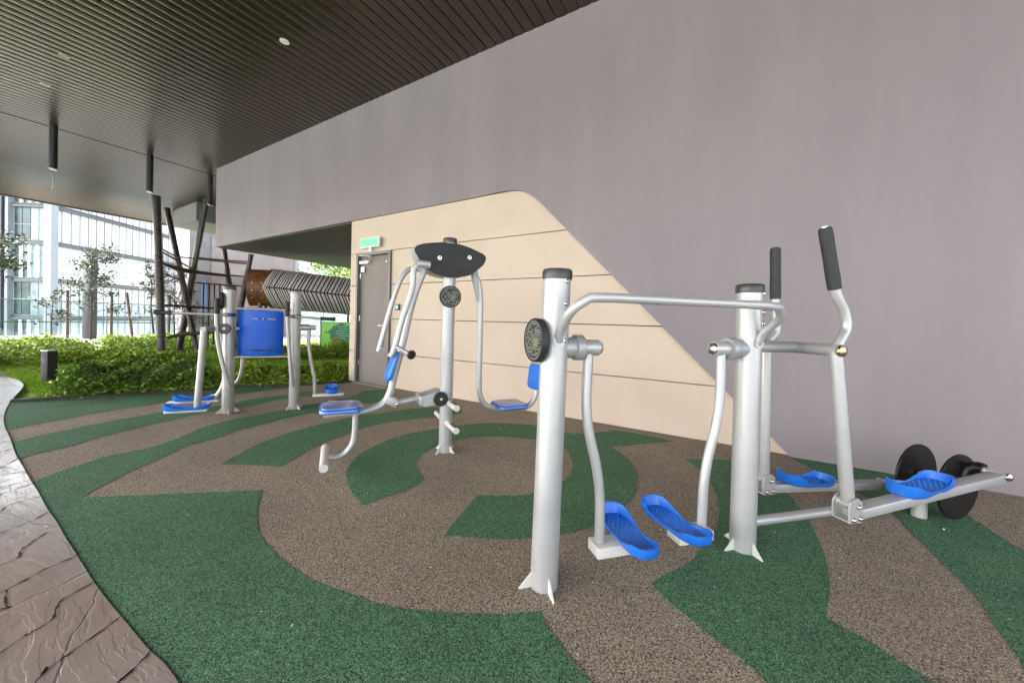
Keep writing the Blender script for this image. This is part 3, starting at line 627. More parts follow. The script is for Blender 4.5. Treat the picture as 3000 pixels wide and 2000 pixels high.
# elliptical half: shaft through an arm behind post B
oB = 1.109
def E(d, n, z): return LN(oB+d, n, z)
bm = B(); tube(bm, [E(.04, 0, 1.055), E(.335, 0, 1.055)], .027, 24); tube(bm, [E(.335, -.075, 1.055), E(.335, .075, 1.055)], .030, 24); obj('lever_shaft', bm, 'silver_dark', st)
bm = B(); tube(bm, [E(.05, 0, .134), E(1.43, 0, .110)], .024, 22); obj('ground_rail', bm, 'silver', st)
bm = B(); tube(bm, [E(1.405, 0, 0), E(1.405, 0, .215)], .036, 26); tube(bm, [E(1.40, 0, .2), E(1.58, 0, .215)], .03, 22); tube(bm, [E(1.56, -.08, .215), E(1.56, .08, .215)], .028, 22); obj('rear_post', bm, 'silver', st)
for (n, p_piv, low, up, gr0, gr1, bot) in (
    (.2, (.305, 1.055), (.432, .30), [(.33, 1.10), (.372, 1.165), (.352, 1.25)], (.285, 1.352), (.203, 1.645), (.432, .262)),
    (-.2, (.355, 1.055), (.375, .26), [(.385, 1.09), (.430, 1.14), (.428, 1.22)], (.415, 1.332), (.400, 1.640), (.375, .222))):
    s = 1 if n > 0 else -1
    bm = B(); tube(bm, [E(.335, s*.06, 1.055), E(p_piv[0], n+s*.026, 1.055)], .030, 26)
    tube(bm, [E(p_piv[0], n, 1.055), E(low[0], n, low[1])], .029, 24)
    tube(bm, crom([E(p_piv[0], n, 1.055)]+[E(a, n, b) for a, b in up]+[E(gr0[0], n, gr0[1]), E(gr1[0], n, gr1[1]-.01)], 6), .0225, 22)
    lv = obj('lever_arm', bm, 'silver', st)
    bm = B(); a = E(gr0[0], n, gr0[1]); b = E(gr1[0], n, gr1[1]); l = (b-a).length
    lathe(bm, [(.0225, 0), (.0275, .002), (.0290, .05), (.0275, l*.5), (.0285, l-.03), (.026, l-.004), (.018, l), (0, l)], a, b, 28); gp = obj('grip', bm, 'grip', lv)
    bm = B(); lathe(bm, [(.0, 0), (.018, 0), (.017, .005), (0, .006)], b, b+(b-a), 18); obj('grip_cap', bm, 'steel', gp)
    bm = B(); lathe(bm, [(.0, 0), (.030, 0), (.028, .010), (.015, .018), (0, .020)], E(p_piv[0], n+s*.026, 1.055), E(p_piv[0], n+s, 1.055), 26); obj('hub_cap', bm, 'brass' if s > 0 else 'steel', lv)
    # yoke at lever foot
    bd, bz = bot
    bm = B()
    for q in (-.036, .036): prism(bm, [(-.046, -.052), (.040, -.056), (.046, -.02), (.040, .044), (.010, .068), (-.030, .060), (-.048, .03)], E(bd, n+q+.003, bz), (1, 0, 0), (0, 0, 1), LN(0, -1, 0), .006)
    box(bm, E(bd, n, bz-.048), (.085, .07, .008)); tube(bm, [E(bd, n-.034, bz+.026), E(bd, n+.034, bz+.026)], .026, 20)
    yk = obj('yoke', bm, 'silver', lv)
    for (a_, b_) in ((.012, .026), (.026, -.034), (-.02, -.036)):
        for q in (-1, 1): bm = B(); bolt(bm, E(bd+a_, n+q*.040, bz+b_), LN(0, q, 0), .010); obj('bolt', bm, 'steel', yk)
for (n, p0, p1, ped, dd) in ((.2, (.455, .238), (1.61, .338), (.985, .305), 1), (-.2, (.40, .195), (1.51, .10), (.72, .18), -1)):
    a = E(p0[0], n, p0[1]); b = E(p1[0]-.01, n*1.16, p1[1]-.008); d = (b-a); ang = math.atan2(d.z, d.x)
    bm = B(); box(bm, (a+b)/2, (d.length+.02, .068, .050), Matrix.Rotation(math.atan2(d.y, d.x), 3, 'Z') @ Matrix.Rotation(-ang, 3, 'Y'), bev=.006); tr = obj('footplate_beam', bm, 'silver', st)
    zc = a.z+(b.z-a.z)*((ped[0]-p0[0])/(p1[0]-p0[0]))+.024
    pedal(tr, E(ped[0], n, zc), (-1 if dd > 0 else -1, 0, 0), .40, .082, .055, tilt=-math.tan(ang) if True else 0)
    s = 1 if n > 0 else -1
    bm = B(); tube(bm, [E(p1[0], s*.115, p1[1]+.012), E(p1[0], s*.268, p1[1]+.004)], .020, 22); pin = obj('crank_pin', bm, 'silver', tr)
    bm = B(); lathe(bm, [(.0, 0), (.024, 0), (.023, .008), (.012, .016), (0, .018)], E(p1[0], s*.268, p1[1]+.004), E(p1[0], s*2, p1[1]+.004), 24); obj('pin_cap', bm, 'steel', pin)
    bm = B(); lathe(bm, [(0, -.008), (.196, -.008), (.200, -.004), (.200, .004), (.196, .008), (0, .008)], E(1.56, s*.095, .215), E(1.56, s*2, .215), 72)
    lathe(bm, [(.0, 0), (.045, 0), (.040, .012), (0, .013)], E(1.56, s*.103, .215), E(1.56, s*2, .215), 30)
    ds = obj('flywheel', bm, 'disc', st)
    cd = Vector((p1[0]-1.56, 0, p1[1]-.215)).normalized()
    bm = B(); base = E(1.56, s*.108, .215)+Vector((cd.x, 0, cd.z))*.02
    tube(bm, crom([base+Vector((cd.x, 0, cd.z))*.05, E(p1[0], s*.118, p1[1]+.012)-Vector((cd.x, 0, cd.z))*.025, E(p1[0], s*.150, p1[1]+.014), E(p1[0], s*.176, p1[1]+.012)], 6), .034, 24); obj('crank_elbow', bm, 'disc', ds)
    bm = B(); bolt(bm, E(1.56, s*.116, .215), LN(0, s, 0), .014); obj('axle_bolt', bm, 'brass', ds)

# ---------- middle station: seated press, two opposed seats on one post
A3 = R(57)
s3 = thing('seated_press_station', (-2.113, 2.441, 0), A3, 'tall single post exercise machine with black shield and two blue seats by the beige wall', 'exercise machine')
p3 = post(s3, 0, 0, 1.865, .056, cap=True, fins=(30, 120, 210, 300))
info_plate(s3, LN(0, .058, 1.355), LN(0, 1, 0))
shield = [(-.323, 1.725), (-.306, 1.752), (-.25, 1.775), (-.182, 1.790), (-.087, 1.805), (.037, 1.806), (.10, 1.798), (.165, 1.782), (.272, 1.745), (.296, 1.728), (.302, 1.706), (.293, 1.675), (.275, 1.643), (.197, 1.575), (.16, 1.55), (.12, 1.536), (.05, 1.522), (-.03, 1.516), (-.09, 1.522), (-.152, 1.536), (-.223, 1.573), (-.271, 1.628), (-.318, 1.700)]
sh = [p for p in shield]
bm = B(); prism(bm, sh, LN(0, .085, 0), (1, 0, 0), (0, 0, 1), LN(0, 1, 0), .014); shp = obj('shield', bm, 'black', s3)
for x, z in ((-.115, 1.671), (.147, 1.700)): bm = B(); bolt(bm, LN(x, .099, z), LN(0, 1, 0), .013); obj('shield_bolt', bm, 'steel', shp)
sc_ = lambda k, q: [((x-(-.01))*k-.01, (z-1.665)*q+1.665) for x, z in shield]
bm = B(); prism(bm, sc_(.985, .975), LN(0, -.10, 0), (1, 0, 0), (0, 0, 1), LN(0, 1, 0), .183); obj('hinge_housing', bm, 'silver', s3)
def T3(pts, m_): return [LN(x, m_, z) for x, z in pts]
# left seat unit
bm = B(); tube(bm, crom(T3([(-.19, 1.60), (-.24, 1.52), (-.318, 1.27), (-.39, .914), (-.45, .656), (-.475, .545), (-.53, .455), (-.65, .412), (-.80, .404), (-.96, .404)], 0), 6), .029, 26); ua = obj('seat_arm', bm, 'silver', s3)
pad(ua, 'seat', LN(-.838, 0, .432), (1, 0, 0), (0, 1, 0), (0, 0, 1), .30, .31, .036, 'seat_blue', .06)
pad(ua, 'seat_pad', LN(-.838, 0, .461), (1, 0, 0), (0, 1, 0), (0, 0, 1), .268, .278, .014, 'seat_top', .05)
bm = B(); box(bm, LN(-.835, 0, .424), (.24, .26, .014), bev=.003); obj('seat_plate', bm, 'silver_dark', ua)
bm = B(); tube(bm, crom(T3([(-.735, .40), (-.738, .25), (-.755, .16), (-.81, .095), (-.88, .075), (-.93, .09)], .03), 6), .022, 22); ft = obj('footrest_arm', bm, 'silver', ua)
bm = B(); tube(bm, [LN(-.945, -.14, .105), LN(-.945, .31, .105)], .029, 26); obj('footrest_bar', bm, 'cream', ft)
cpad = Vector(LN(-.458, .03, .765)); tl = Vector((.075, 0, .24)).normalized()
pad(ua, 'backrest', cpad, LN(0, 1, 0), tl, LN(-1, 0, .3), .23, .25, .030, 'blue', .05)
bm = B(); tube(bm, crom(T3([(-.25, 1.60), (-.325, 1.57), (-.338, 1.40), (-.41, 1.146), (-.462, .925), (-.497, .85)], .12), 6), .0235, 24); tube(bm, T3([(-.20, 1.60), (-.31, 1.605)], .12), .03, 22); hl = obj('handle_arm', bm, 'silver', s3)
bm = B(); tube(bm, [LN(-.463, .115, .93), LN(-.44, .20, .925), LN(-.375, .33, .885)], .0155, 18); hd_ = obj('handle', bm, 'silver_dark', hl)
bm = B(); lathe(bm, [(0, -.012), (.034, -.012), (.036, 0), (.034, .006), (.02, .01), (0, .01)], LN(-.372, .335, .883), LN(-.30, .47, .84), 26); obj('end_stop', bm, 'black', hl)
bm = B(); tube(bm, crom(T3([(-.20, 1.60), (-.30, 1.596), (-.373, 1.513), (-.43, 1.35), (-.484, 1.142), (-.548, .868)], -.2), 6), .0225, 24); tube(bm, [LN(-.22, -.09, 1.60), LN(-.22, -.21, 1.60)], .024, 18); hl2 = obj('handle_arm', bm, 'silver', s3)
bm = B(); tube(bm, [LN(-.54, -.2, .905), LN(-.53, -.05, .895)], .013, 14); obj('handle', bm, 'silver_dark', hl2)
# link from seat frame to damper on the post
bm = B(); box(bm, LN(-.465, .045, .475), (.10, .012, .060), Matrix.Rotation(R(28), 3, 'Y'), bev=.004); box(bm, LN(-.465, -.045, .475), (.10, .012, .060), Matrix.Rotation(R(28), 3, 'Y'), bev=.004); yk = obj('link_bracket', bm, 'silver', ua)
bm = B(); bolt(bm, LN(-.425, .053, .455), LN(0, 1, 0), .013); obj('bolt', bm, 'steel', yk)
bm = B(); tube(bm, T3([(-.42, .455), (-.23, .485)], 0), .024, 22); obj('link_tube', bm, 'silver', s3)
bm = B()
for q in (-.088, .072): prism(bm, [(-.255, .47), (-.23, .51), (-.10, .545), (-.04, .54), (-.02, .44), (-.20, .425), (-.25, .44)], LN(0, q, 0), (1, 0, 0), (0, 0, 1), LN(0, 1, 0), .010)
box(bm, LN(-.235, 0, .478), (.03, .17, .07), bev=.004); dp_ = obj('damper_plate', bm, 'silver', s3)
bm = B(); lathe(bm, [(0, 0), (.058, 0), (.061, .004), (.061, .022), (.057, .028), (0, .028)], LN(-.075, .083, .482), LN(-.075, 1, .482), 40); db = obj('damper', bm, 'black', dp_)
bm = B(); lathe(bm, [(0, 0), (.058, 0), (.061, .004), (.061, .022), (.057, .028), (0, .028)], LN(-.075, -.09, .482), LN(-.075, -1, .482), 40); obj('damper', bm, 'black', dp_)
bm = B(); bolt(bm, LN(-.075, .111, .482), LN(0, 1, 0), .010); obj('bolt', bm, 'steel', db)
# foot pegs on the post
for (z, a, b) in ((.262, .04, .31), (.262, -.04, -.31), (.445, .04, .31), (.445, -.04, -.26)):
    bm = B(); tube(bm, [LN(0, a, z), LN(0, b, z)], .0255, 22); s = 1 if b > 0 else -1
    pg = obj('foot_peg', bm, 'cream', p3)
    bm = B()
    for i in range(8):
        for j in (-1, 0, 1): box(bm, LN(j*.011, b-s*(.02+i*.017), z+.0262-abs(j)*.002), (.007, .010, .003))
    obj('tread_pad', bm, 'black', pg)
# right seat unit
bm = B(); tube(bm, crom(T3([(.17, 1.60), (.23, 1.575), (.275, 1.49), (.295, 1.36), (.300, 1.2), (.302, .9), (.302, .60), (.312, .49), (.36, .395), (.45, .345), (.60, .325), (.75, .322), (.84, .345), (.90, .42), (.925, .52), (.94, .72)], 0), 5), .026, 26); ub = obj('seat_arm', bm, 'silver', s3)
bm = B(); tube(bm, T3([(.225, 1.60), (.285, 1.33)], .0), .034, 22, r2=.02); obj('gusset', bm, 'silver_dark', ub)
pad(ub, 'seat', LN(.62, 0, .345), (1, 0, 0), (0, 1, 0), (0, 0, 1), .30, .30, .036, 'seat_blue', .06)
pad(ub, 'seat_pad', LN(.62, 0, .374), (1, 0, 0), (0, 1, 0), (0, 0, 1), .268, .268, .013, 'seat_top', .05)
pad(ub, 'backrest', LN(.905, 0, .62), LN(0, 1, 0), (.12, 0, 1), (-1, 0, .12), .23, .25, .030, 'blue', .05)

SIL = 'silver_shaded'
# ---------- left station: walker pair and blue back panel between two posts
s4 = thing('back_massage_walker_station', (-5.010, 1.937, 0), math.atan2(.809, .588), 'grey exercise station with big blue back panel between two posts, beside the green shrubs', 'exercise machine')
q1 = post(s4, 0, 0, 1.48, .059, pm='silver_shaded', fins=(20, 110, 200, 290)); q2 = post(s4, .672, 0, 1.452, .059, pm='silver_shaded', cap=False, fins=(45, 135, 225, 315))
bm = B(); lathe(bm, [(.059, 0), (.0595, .022), (.05, .030), (0, .032)], LN(.672, 0, 1.425), LN(.672, 0, 2), 36); obj('post_lid', bm, 'silver_dark', q2)
info_plate(s4, LN(-.076, .02, 1.31), LN(-1, .1, 0))
for z in (1.222, .652):
    bm = B(); tube(bm, [LN(.055, .02, z), LN(.617, .02, z)], .0155, 16)
    for d in (.2, .44): lathe(bm, [(.018, -.006), (.018, .006)], LN(d, .02, z), LN(d+1, .02, z), 14)
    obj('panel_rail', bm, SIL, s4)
bm = B(); nx, nz = 24, 36; X0, X1, Z0, Z1 = .085, .545, .665, 1.205; gv = {}
for i in range(nx+1):
    for j in range(nz+1):
        u = i/nx*2-1; v = j/nz*2-1
        x = (X0+X1)/2+u*(X1-X0)/2*(1-.035*max(0, abs(v)-.9)*10*abs(u)); z = (Z0+Z1)/2+v*(Z1-Z0)/2*(1-.02*u*u)
        n_ = .075*(1-abs(u)**2.6)-.015+.006*(1-abs(v)**8)+(.0012 if j % 6 == 0 else 0)
        gv[i, j] = bm.verts.new(LN(x, n_, z))
for i in range(nx):
    for j in range(nz):
        if 7 <= i <= 19 and j in (4, 29): continue
        bm.faces.new((gv[i, j], gv[i+1, j], gv[i+1, j+1], gv[i, j+1]))
bp_ = obj('back_panel', bm, 'blue_deep', s4, 50); md = bp_.modifiers.new('thick', 'SOLIDIFY'); md.thickness = .022
# hand frames with black grips on both posts
for (d0, pp, lever, gd) in ((0., q1, [(-.088, 1.16), (-.085, 1.03), (-.062, .78), (.015, .40), (.035, .315)], -1), (.672, q2, [(.600, 1.15), (.606, 1.02), (.622, .80), (.652, .42), (.660, .30)], 1)):
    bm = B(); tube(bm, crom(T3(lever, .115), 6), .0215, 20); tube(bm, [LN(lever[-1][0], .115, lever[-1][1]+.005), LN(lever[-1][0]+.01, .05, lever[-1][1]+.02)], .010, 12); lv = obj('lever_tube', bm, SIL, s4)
    bm = B(); a = LN(lever[0][0], .115, lever[0][1]-.01); lathe(bm, [(.016, 0), (.024, .003), (.022, .1), (.024, .165), (.032, .172), (.030, .178), (0, .18)], a, a+Vector((0, 0, 1)), 22); obj('grip', bm, 'grip', lv)
    bm = B(); x1 = d0+gd*(.50 if gd < 0 else .28); x2 = d0+gd*(.645 if gd < 0 else .45)
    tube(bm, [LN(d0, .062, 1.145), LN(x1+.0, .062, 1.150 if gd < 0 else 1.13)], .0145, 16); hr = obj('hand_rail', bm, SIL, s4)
    bm = B(); a = LN(x1, .062, 1.150 if gd < 0 else 1.13); b = LN(x2, .062, 1.153 if gd < 0 else 1.126); l = (b-a).length
    lathe(bm, [(.014, 0), (.026, .003), (.021, .03), (.022, l*.7), (.029, l-.012), (.027, l), (0, l)], a, b, 22); obj('grip', bm, 'grip', hr)
    bm = B(); lathe(bm, [(.0595, -.022), (.064, -.022), (.064, .022), (.0595, .022)], LN(d0, 0, 1.145), LN(d0, 0, 2), 36); obj('clamp_ring', bm, mat('navy_clamp', (.01, .02, .09), .4) if gd < 0 else 'cap', pp)
bm = B(); lathe(bm, [(0, -.04), (.03, -.04), (.034, 0), (.056, .0), (.060, .006), (.060, .030), (.054, .036), (0, .036)], LN(-.02, .07, .985), LN(-.02, 1, .985), 36); kb = obj('damper', bm, 'cap', s4)
bm = B(); bolt(bm, LN(-.02, .106, .985), LN(0, 1, 0), .010); obj('bolt', bm, 'steel', kb)
# left pair of walking footplates
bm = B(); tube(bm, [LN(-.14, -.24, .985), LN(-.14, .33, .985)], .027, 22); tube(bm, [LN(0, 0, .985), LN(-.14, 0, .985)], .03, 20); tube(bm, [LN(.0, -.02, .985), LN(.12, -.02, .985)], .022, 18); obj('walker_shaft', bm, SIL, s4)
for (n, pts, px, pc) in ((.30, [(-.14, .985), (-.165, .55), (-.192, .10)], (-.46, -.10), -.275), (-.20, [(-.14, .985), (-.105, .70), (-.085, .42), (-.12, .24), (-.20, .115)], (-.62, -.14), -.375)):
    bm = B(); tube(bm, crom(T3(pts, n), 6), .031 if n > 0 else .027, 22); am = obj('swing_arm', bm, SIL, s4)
    bm = B(); box(bm, LN((px[0]+px[1])/2, n, .112), (px[1]-px[0], .07, .026), bev=.005); obj('foot_bracket', bm, 'cream', am)
    pedal(am, LN(pc, n-.0, .126), (-1, 0, 0), .40, .083, .05)
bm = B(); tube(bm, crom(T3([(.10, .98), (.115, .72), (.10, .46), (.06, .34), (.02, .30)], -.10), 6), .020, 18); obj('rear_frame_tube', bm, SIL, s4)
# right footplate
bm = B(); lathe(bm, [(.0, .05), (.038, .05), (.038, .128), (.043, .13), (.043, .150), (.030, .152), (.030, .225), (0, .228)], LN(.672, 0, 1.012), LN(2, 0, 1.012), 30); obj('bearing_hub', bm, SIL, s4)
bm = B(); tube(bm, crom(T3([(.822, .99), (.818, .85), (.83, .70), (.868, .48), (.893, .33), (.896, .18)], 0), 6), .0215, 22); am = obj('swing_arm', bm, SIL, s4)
bm = B(); box(bm, LN(1.05, -.03, .150), (.36, .08, .030), bev=.005); obj('foot_bracket', bm, 'cream', am)
pedal(am, LN(1.085, -.13, .168), LN(-.1, -1, 0), .40, .085, .06, toe=1.2)
# ================================================================== GARDEN, PLAYGROUND, CITY
# ---- planting
def along(line, n):
    """n random points along a polyline, returns (x, y, nx, ny) with the normal to its left"""
    P = np.array(line, float); d = np.diff(P, axis=0); l = np.hypot(d[:, 0], d[:, 1]); cum = np.concatenate([[0], np.cumsum(l)])
    s = RNG.uniform(0, cum[-1], n); k = np.clip(np.searchsorted(cum, s)-1, 0, len(l)-1); t = ((s-cum[k])/l[k])[:, None]
    p = P[k]+d[k]*t; nn = np.stack([-d[k][:, 1], d[k][:, 0]], 1)/l[k][:, None]; return p, nn, s
def lumps(x, y, f=1.7, seed=0.):
    return .5+.25*np.sin(x*f*2.1+seed)+.25*np.sin(y*f*2.7+1.3*seed)+.22*np.sin((x+y)*f*5.3+seed*2)+.16*np.sin((x*1.3-y)*f*9.1+seed)
def hedge(name, line, width, h, n, size, leafm, label, cat='hedge', seed=1., hvar=.5, stems=140):
    t = thing(name, (0, 0, 0), 0, label, cat)
    p, nn, s = along(line, n); w = RNG.uniform(0, 1, n)
    q = p+nn*(w*width)[:, None]
    q += RNG.normal(0, .05, q.shape)
    top = h*(1-hvar+hvar*lumps(q[:, 0], q[:, 1], 1.9, seed))*(np.clip(1-((w-.5)*2)**4*.55, .2, 1))
    u = RNG.uniform(0, 1, n)**.62
    z = .01+top*u
    leaves('foliage', np.stack([q[:, 0], q[:, 1], z], 1), size, leafm, t, .45)
    bm = B(); pp, n2, s2 = along(line, stems)
    for i in range(stems):
        a = pp[i]+n2[i]*RNG.uniform(.08, width-.05); hh = h*RNG.uniform(.5, .9)
        tube(bm, [(a[0], a[1], -.03), (a[0]+RNG.normal(0, .03), a[1]+RNG.normal(0, .03), hh*.5), (a[0]+RNG.normal(0, .06), a[1]+RNG.normal(0, .06), hh)], .004, 4, False)
    obj('stem', bm, 'bark', t); tag(t.children[-1], kind='stuff')
    tag(t.children[0], kind='stuff')
    return t
edge_l = [(p[0]-.10, p[1]) for p in BED_EDGE[1:]]
e1 = [(-7.42, .98), (-7.28, 1.2), (-7.20, 1.5), (-7.05, 1.85), (-6.95, 2.1), (-6.85, 2.4)]
e2 = [(-6.85, 2.4), (-6.68, 2.75), (-6.5, 3.05), (-6.25, 3.45), (-6.05, 3.8), (-6.0, 4.25), (-6.1, 4.8)]
hedge('hedge', e1, .95, .43, 15000, .058, 'leaf_dark', 'dark green leafy shrub row at the left end of the rubber floor', seed=2.2, hvar=.55)
hedge('hedge', e2, .75, .34, 13000, .046, 'leaf_mid', 'lower mid green shrub row behind the blue back panel, in front of the overhang', seed=4.1, hvar=.6)
# trailing plants over the edging
pts = []
p, nn, s = along(edge_l, 2600)
q = p+nn*RNG.uniform(-.06, .42, 2600)[:, None]; z = RNG.uniform(0, .07, 2600)
tag(leaves('ground_cover', np.stack([q[:, 0], q[:, 1], z], 1), .05, 'leaf_mid', None, .3), 'low creeping leaves along the edging between floor and shrubs', 'ground cover', kind='stuff')
hedge('hedge', [(-12.1, .35), (-12.35, 1.2), (-12.0, 2.0), (-11.7, 2.45)], 1.0, .30, 5200, .065, 'leaf_mid', 'low hedge with bright tips beyond the lawn at far left', seed=.4, hvar=.3)
hedge('hedge', [(-13.4, -1.2), (-13.6, 1.0), (-13.6, 2.6), (-13.3, 4.2), (-14.0, 6.5)], 4.2, .44, 24000, .085, 'leaf_mid', 'deep bed of broad leafy shrubs in front of the glass fence', seed=3.3, hvar=.5, stems=260)
hedge('hedge', [(-10.9, 1.95), (-10.6, 2.7), (-10.4, 3.4)], .9, .34, 4600, .06, 'leaf_mid', 'middle clump of shrubs behind the black bollard light', seed=5.3, hvar=.4)
hedge('hedge', [(-9.2, 6.1), (-8.6, 7.6), (-8.2, 9.2)], 1.1, .55, 9000, .06, 'leaf_lime', 'bright lime green hedge below the green board, left of the door wall', seed=1.3, hvar=.3)
hedge('hedge', [(-10.4, 4.4), (-10.0, 5.2), (-9.3, 6.0)], .9, .42, 5200, .06, 'leaf_mid', 'shrubs under the rope tunnel behind the grey station', seed=6.3, hvar=.4)
# grass blades over the lawn
def grass(poly_x, poly_y, n):
    x = RNG.uniform(*poly_x, n); y = RNG.uniform(*poly_y, n); return np.stack([x, y, np.full(n, -.03)], 1)
g = np.concatenate([grass((-13, -7.4), (.9, 5.5), 60000), grass((-13.5, -6.6), (4.5, 9.5), 40000)])
tag(leaves('grass', g, .045, 'grass', None, .3, True), 'short bright green lawn grass behind the shrubs', 'grass', kind='stuff')
bm = B()
for k in range(420):
    x = -11.2+RNG.normal(0, .35); y = 2.6+RNG.normal(0, .8); r_ = RNG.uniform(.02, .05)
    box(bm, (x, y, r_*.3-.02), (r_*2, r_, r_*.5), Matrix.Rotation(RNG.uniform(0, 3), 3, 'Z'))
tag(obj('mulch', bm, 'mulch'), 'orange brown mulch chips between the shrubs', 'mulch', kind='stuff')

# ---- trees: trunk, limbs and separate leaf clumps
def tree(loc, h, spread, nb, nleaf, label, lm='leaf_tree', seed=0, group='young trees by the glass fence', crown_from=.35, lsize=.11, tr=.035, lean=(0, 0), clump=.22):
    rr = random.Random(seed); t = thing('tree', loc, 0, label, 'tree', group)
    bm = B(); top = Vector((lean[0], lean[1], h*.92)); mid = Vector((lean[0]*.4+rr.uniform(-.1, .1), lean[1]*.4, h*.45))
    spine = crom([(0, 0, -.05), mid*.5+Vector((rr.uniform(-.05, .05), 0, 0)), mid, (mid+top)/2+Vector((rr.uniform(-.12, .12), rr.uniform(-.1, .1), 0)), top], 5)
    tube(bm, spine, tr, 8, True, tr*.25); pts = []
    for b in range(nb):
        f = crown_from+(1-crown_from)*(b+rr.random())/nb; o = spine[min(len(spine)-1, int(f*(len(spine)-1)))]
        a = rr.uniform(0, 2*PI); l = spread*(1-.45*f)*rr.uniform(.55, 1.15); e = o+Vector((math.cos(a)*l, math.sin(a)*l, l*rr.uniform(.25, .95)))
        m = (o+e)/2+Vector((rr.uniform(-.1, .1), rr.uniform(-.1, .1), rr.uniform(-.05, .1)))
        tube(bm, crom([o, m, e], 4), tr*.42, 5, False, tr*.10)
        for k in range(3):
            q = m.lerp(e, rr.uniform(.2, 1)); e2 = q+Vector((rr.uniform(-1, 1), rr.uniform(-1, 1), rr.uniform(-.2, .8)))*l*.42
            tube(bm, [q, (q+e2)/2+Vector((0, 0, .03)), e2], tr*.18, 4, False, tr*.06)
            pts += [(e2, 1.), (q, .6)]
        pts.append((e, 1.))
    obj('trunk', bm, 'bark', t); P = []
    for k in range(nleaf):
        c, w = pts[rr.randrange(len(pts))]
        if rr.random() > w: continue
        P.append((c.x+rr.gauss(0, clump), c.y+rr.gauss(0, clump), c.z+rr.gauss(0, clump*.7)))
    leaves('crown', np.array(P), lsize, lm, t, .7); return t
tree((-21.97, 3.80, -.05), 3.95, 1.25, 15, 1500, 'young tree with sparse dark leaves beside the square grey column', seed=11, crown_from=.30, tr=.045, lean=(.1, .0), clump=.13)
tree((-18.36, 4.75, -.05), 3.2, .75, 9, 330, 'thin nearly leafless young tree leaning left, between two leaning stakes', seed=5, crown_from=.3, tr=.04, lean=(-.35, -.2), clump=.10)
tree((-17.3, 5.0, -.05), 2.6, .95, 11, 800, 'small bushy young tree behind the left climber pole', seed=8, crown_from=.25, tr=.035, clump=.13)
tree((-20.6, 1.05, -.05), 3.6, 1.15, 14, 2400, 'dark leafy young tree cut by the left edge of the view', seed=21, crown_from=.30, tr=.05, lsize=.13, clump=.17)
tree((-22.6, 2.9, -.05), 1.9, .7, 7, 260, 'small low sapling left of the grey column', seed=31, crown_from=.35, tr=.03, clump=.10)
for i, (x, y, h, s_, lab) in enumerate(((-20.5, 14.2, 5.6, 2.4, 'green tree crown seen above the left end of the slatted tunnel'), (-17.6, 16.6, 5.4, 2.3, 'green tree crown above the middle of the slatted tunnel'), (-15.0, 18.2, 5.2, 2.3, 'green tree crown above the tunnel next to the beige wall'))):
    tree((x, y, -.05), h, s_, 22, 5200, lab, 'leaf_mid', 40+i, 'trees beyond the tunnel', .45, .17, .09, clump=.38)
# stakes beside the trees
for (x, y, dx, dy, h, lab) in ((-23.0, 3.35, -.02, 0, 2.0, 'timber stake left of the square grey column'), (-21.9, 4.35, .03, 0, 1.95, 'timber stake right of the square grey column'), (-20.2, 4.6, -.30, -.12, 1.95, 'leaning timber stake left of the leafless tree'), (-18.9, 5.3, .05, .0, 1.9, 'timber stake behind the left climber pole')):
    t = thing('tree_stake', (x, y, -.05), 0, lab, 'stake', 'timber stakes supporting the young trees')
    bm = B(); tube(bm, [(0, 0, 0), (dx, dy, h)], .045, 10); tube(bm, [(dx*.8, dy*.8, h*.72), (dx*.8+.35, dy, h*.76)], .008, 6); obj('stake', bm, 'wood', t)
# square column
t = thing('square_column', (-23.2, 3.98, -.05), R(30), 'tall square dark grey column standing in the shrubs behind a young tree', 'column')
bm = B(); box(bm, (0, 0, 1.74), (.30, .30, 3.48), bev=.01); obj('shaft', bm, 'column', t)
bm = B(); box(bm, (0, 0, 3.50), (.33, .33, .06), bev=.01); obj('cap', bm, 'slab', t)
# bollard lights
for (x, y, h, lab) in ((-9.50, 1.20, .50, 'black square bollard light at the left end of the front shrubs'), (-9.55, 7.05, .48, 'black bollard light in front of the green board')):
    t = thing('bollard_light', (x, y, -.03), R(25), lab, 'bollard light', 'black bollard lights in the planting')
    bm = B(); box(bm, (0, 0, h/2), (.125, .125, h), bev=.006); obj('shaft', bm, 'bollard', t)
    bm = B(); box(bm, (0, 0, h+.010), (.135, .135, .020), bev=.004); obj('cap', bm, 'silver_dark', t)

# ---- glass fence with rails and small lamps
ft = thing('glass_fence', (-27.0, -7.0, -.05), R(90), 'clear glass balustrade with thin dark rails along the edge of the terrace', 'fence')
Lf = 27.
bm = B(); tube(bm, [(-1.2, 0, 1.60), (Lf, 0, 1.60)], .022, 10); obj('top_rail', bm, 'slab', ft)
bm = B(); tube(bm, [(-1.2, 0, .62), (Lf, 0, .62)], .022, 10); obj('lower_rail', bm, 'column', ft)
for k in range(15):
    bm = B(); x = -1.1+k*1.9; box(bm, (x+.93, 0, .80), (1.84, .014, 1.56)); obj('glass_panel', bm, 'fence_glass', ft)
    bm = B(); box(bm, (x, 0, .80), (.03, .05, 1.60)); obj('fence_post', bm, 'slab', ft)
for x in (10.0, 10.6, 17.2):
    bm = B(); box(bm, (x, -.05, .53), (.10, .08, .09), bev=.01); tube(bm, [(x, 0, .62), (x, -.03, .55)], .01, 6); obj('small_lamp', bm, 'bollard', ft)

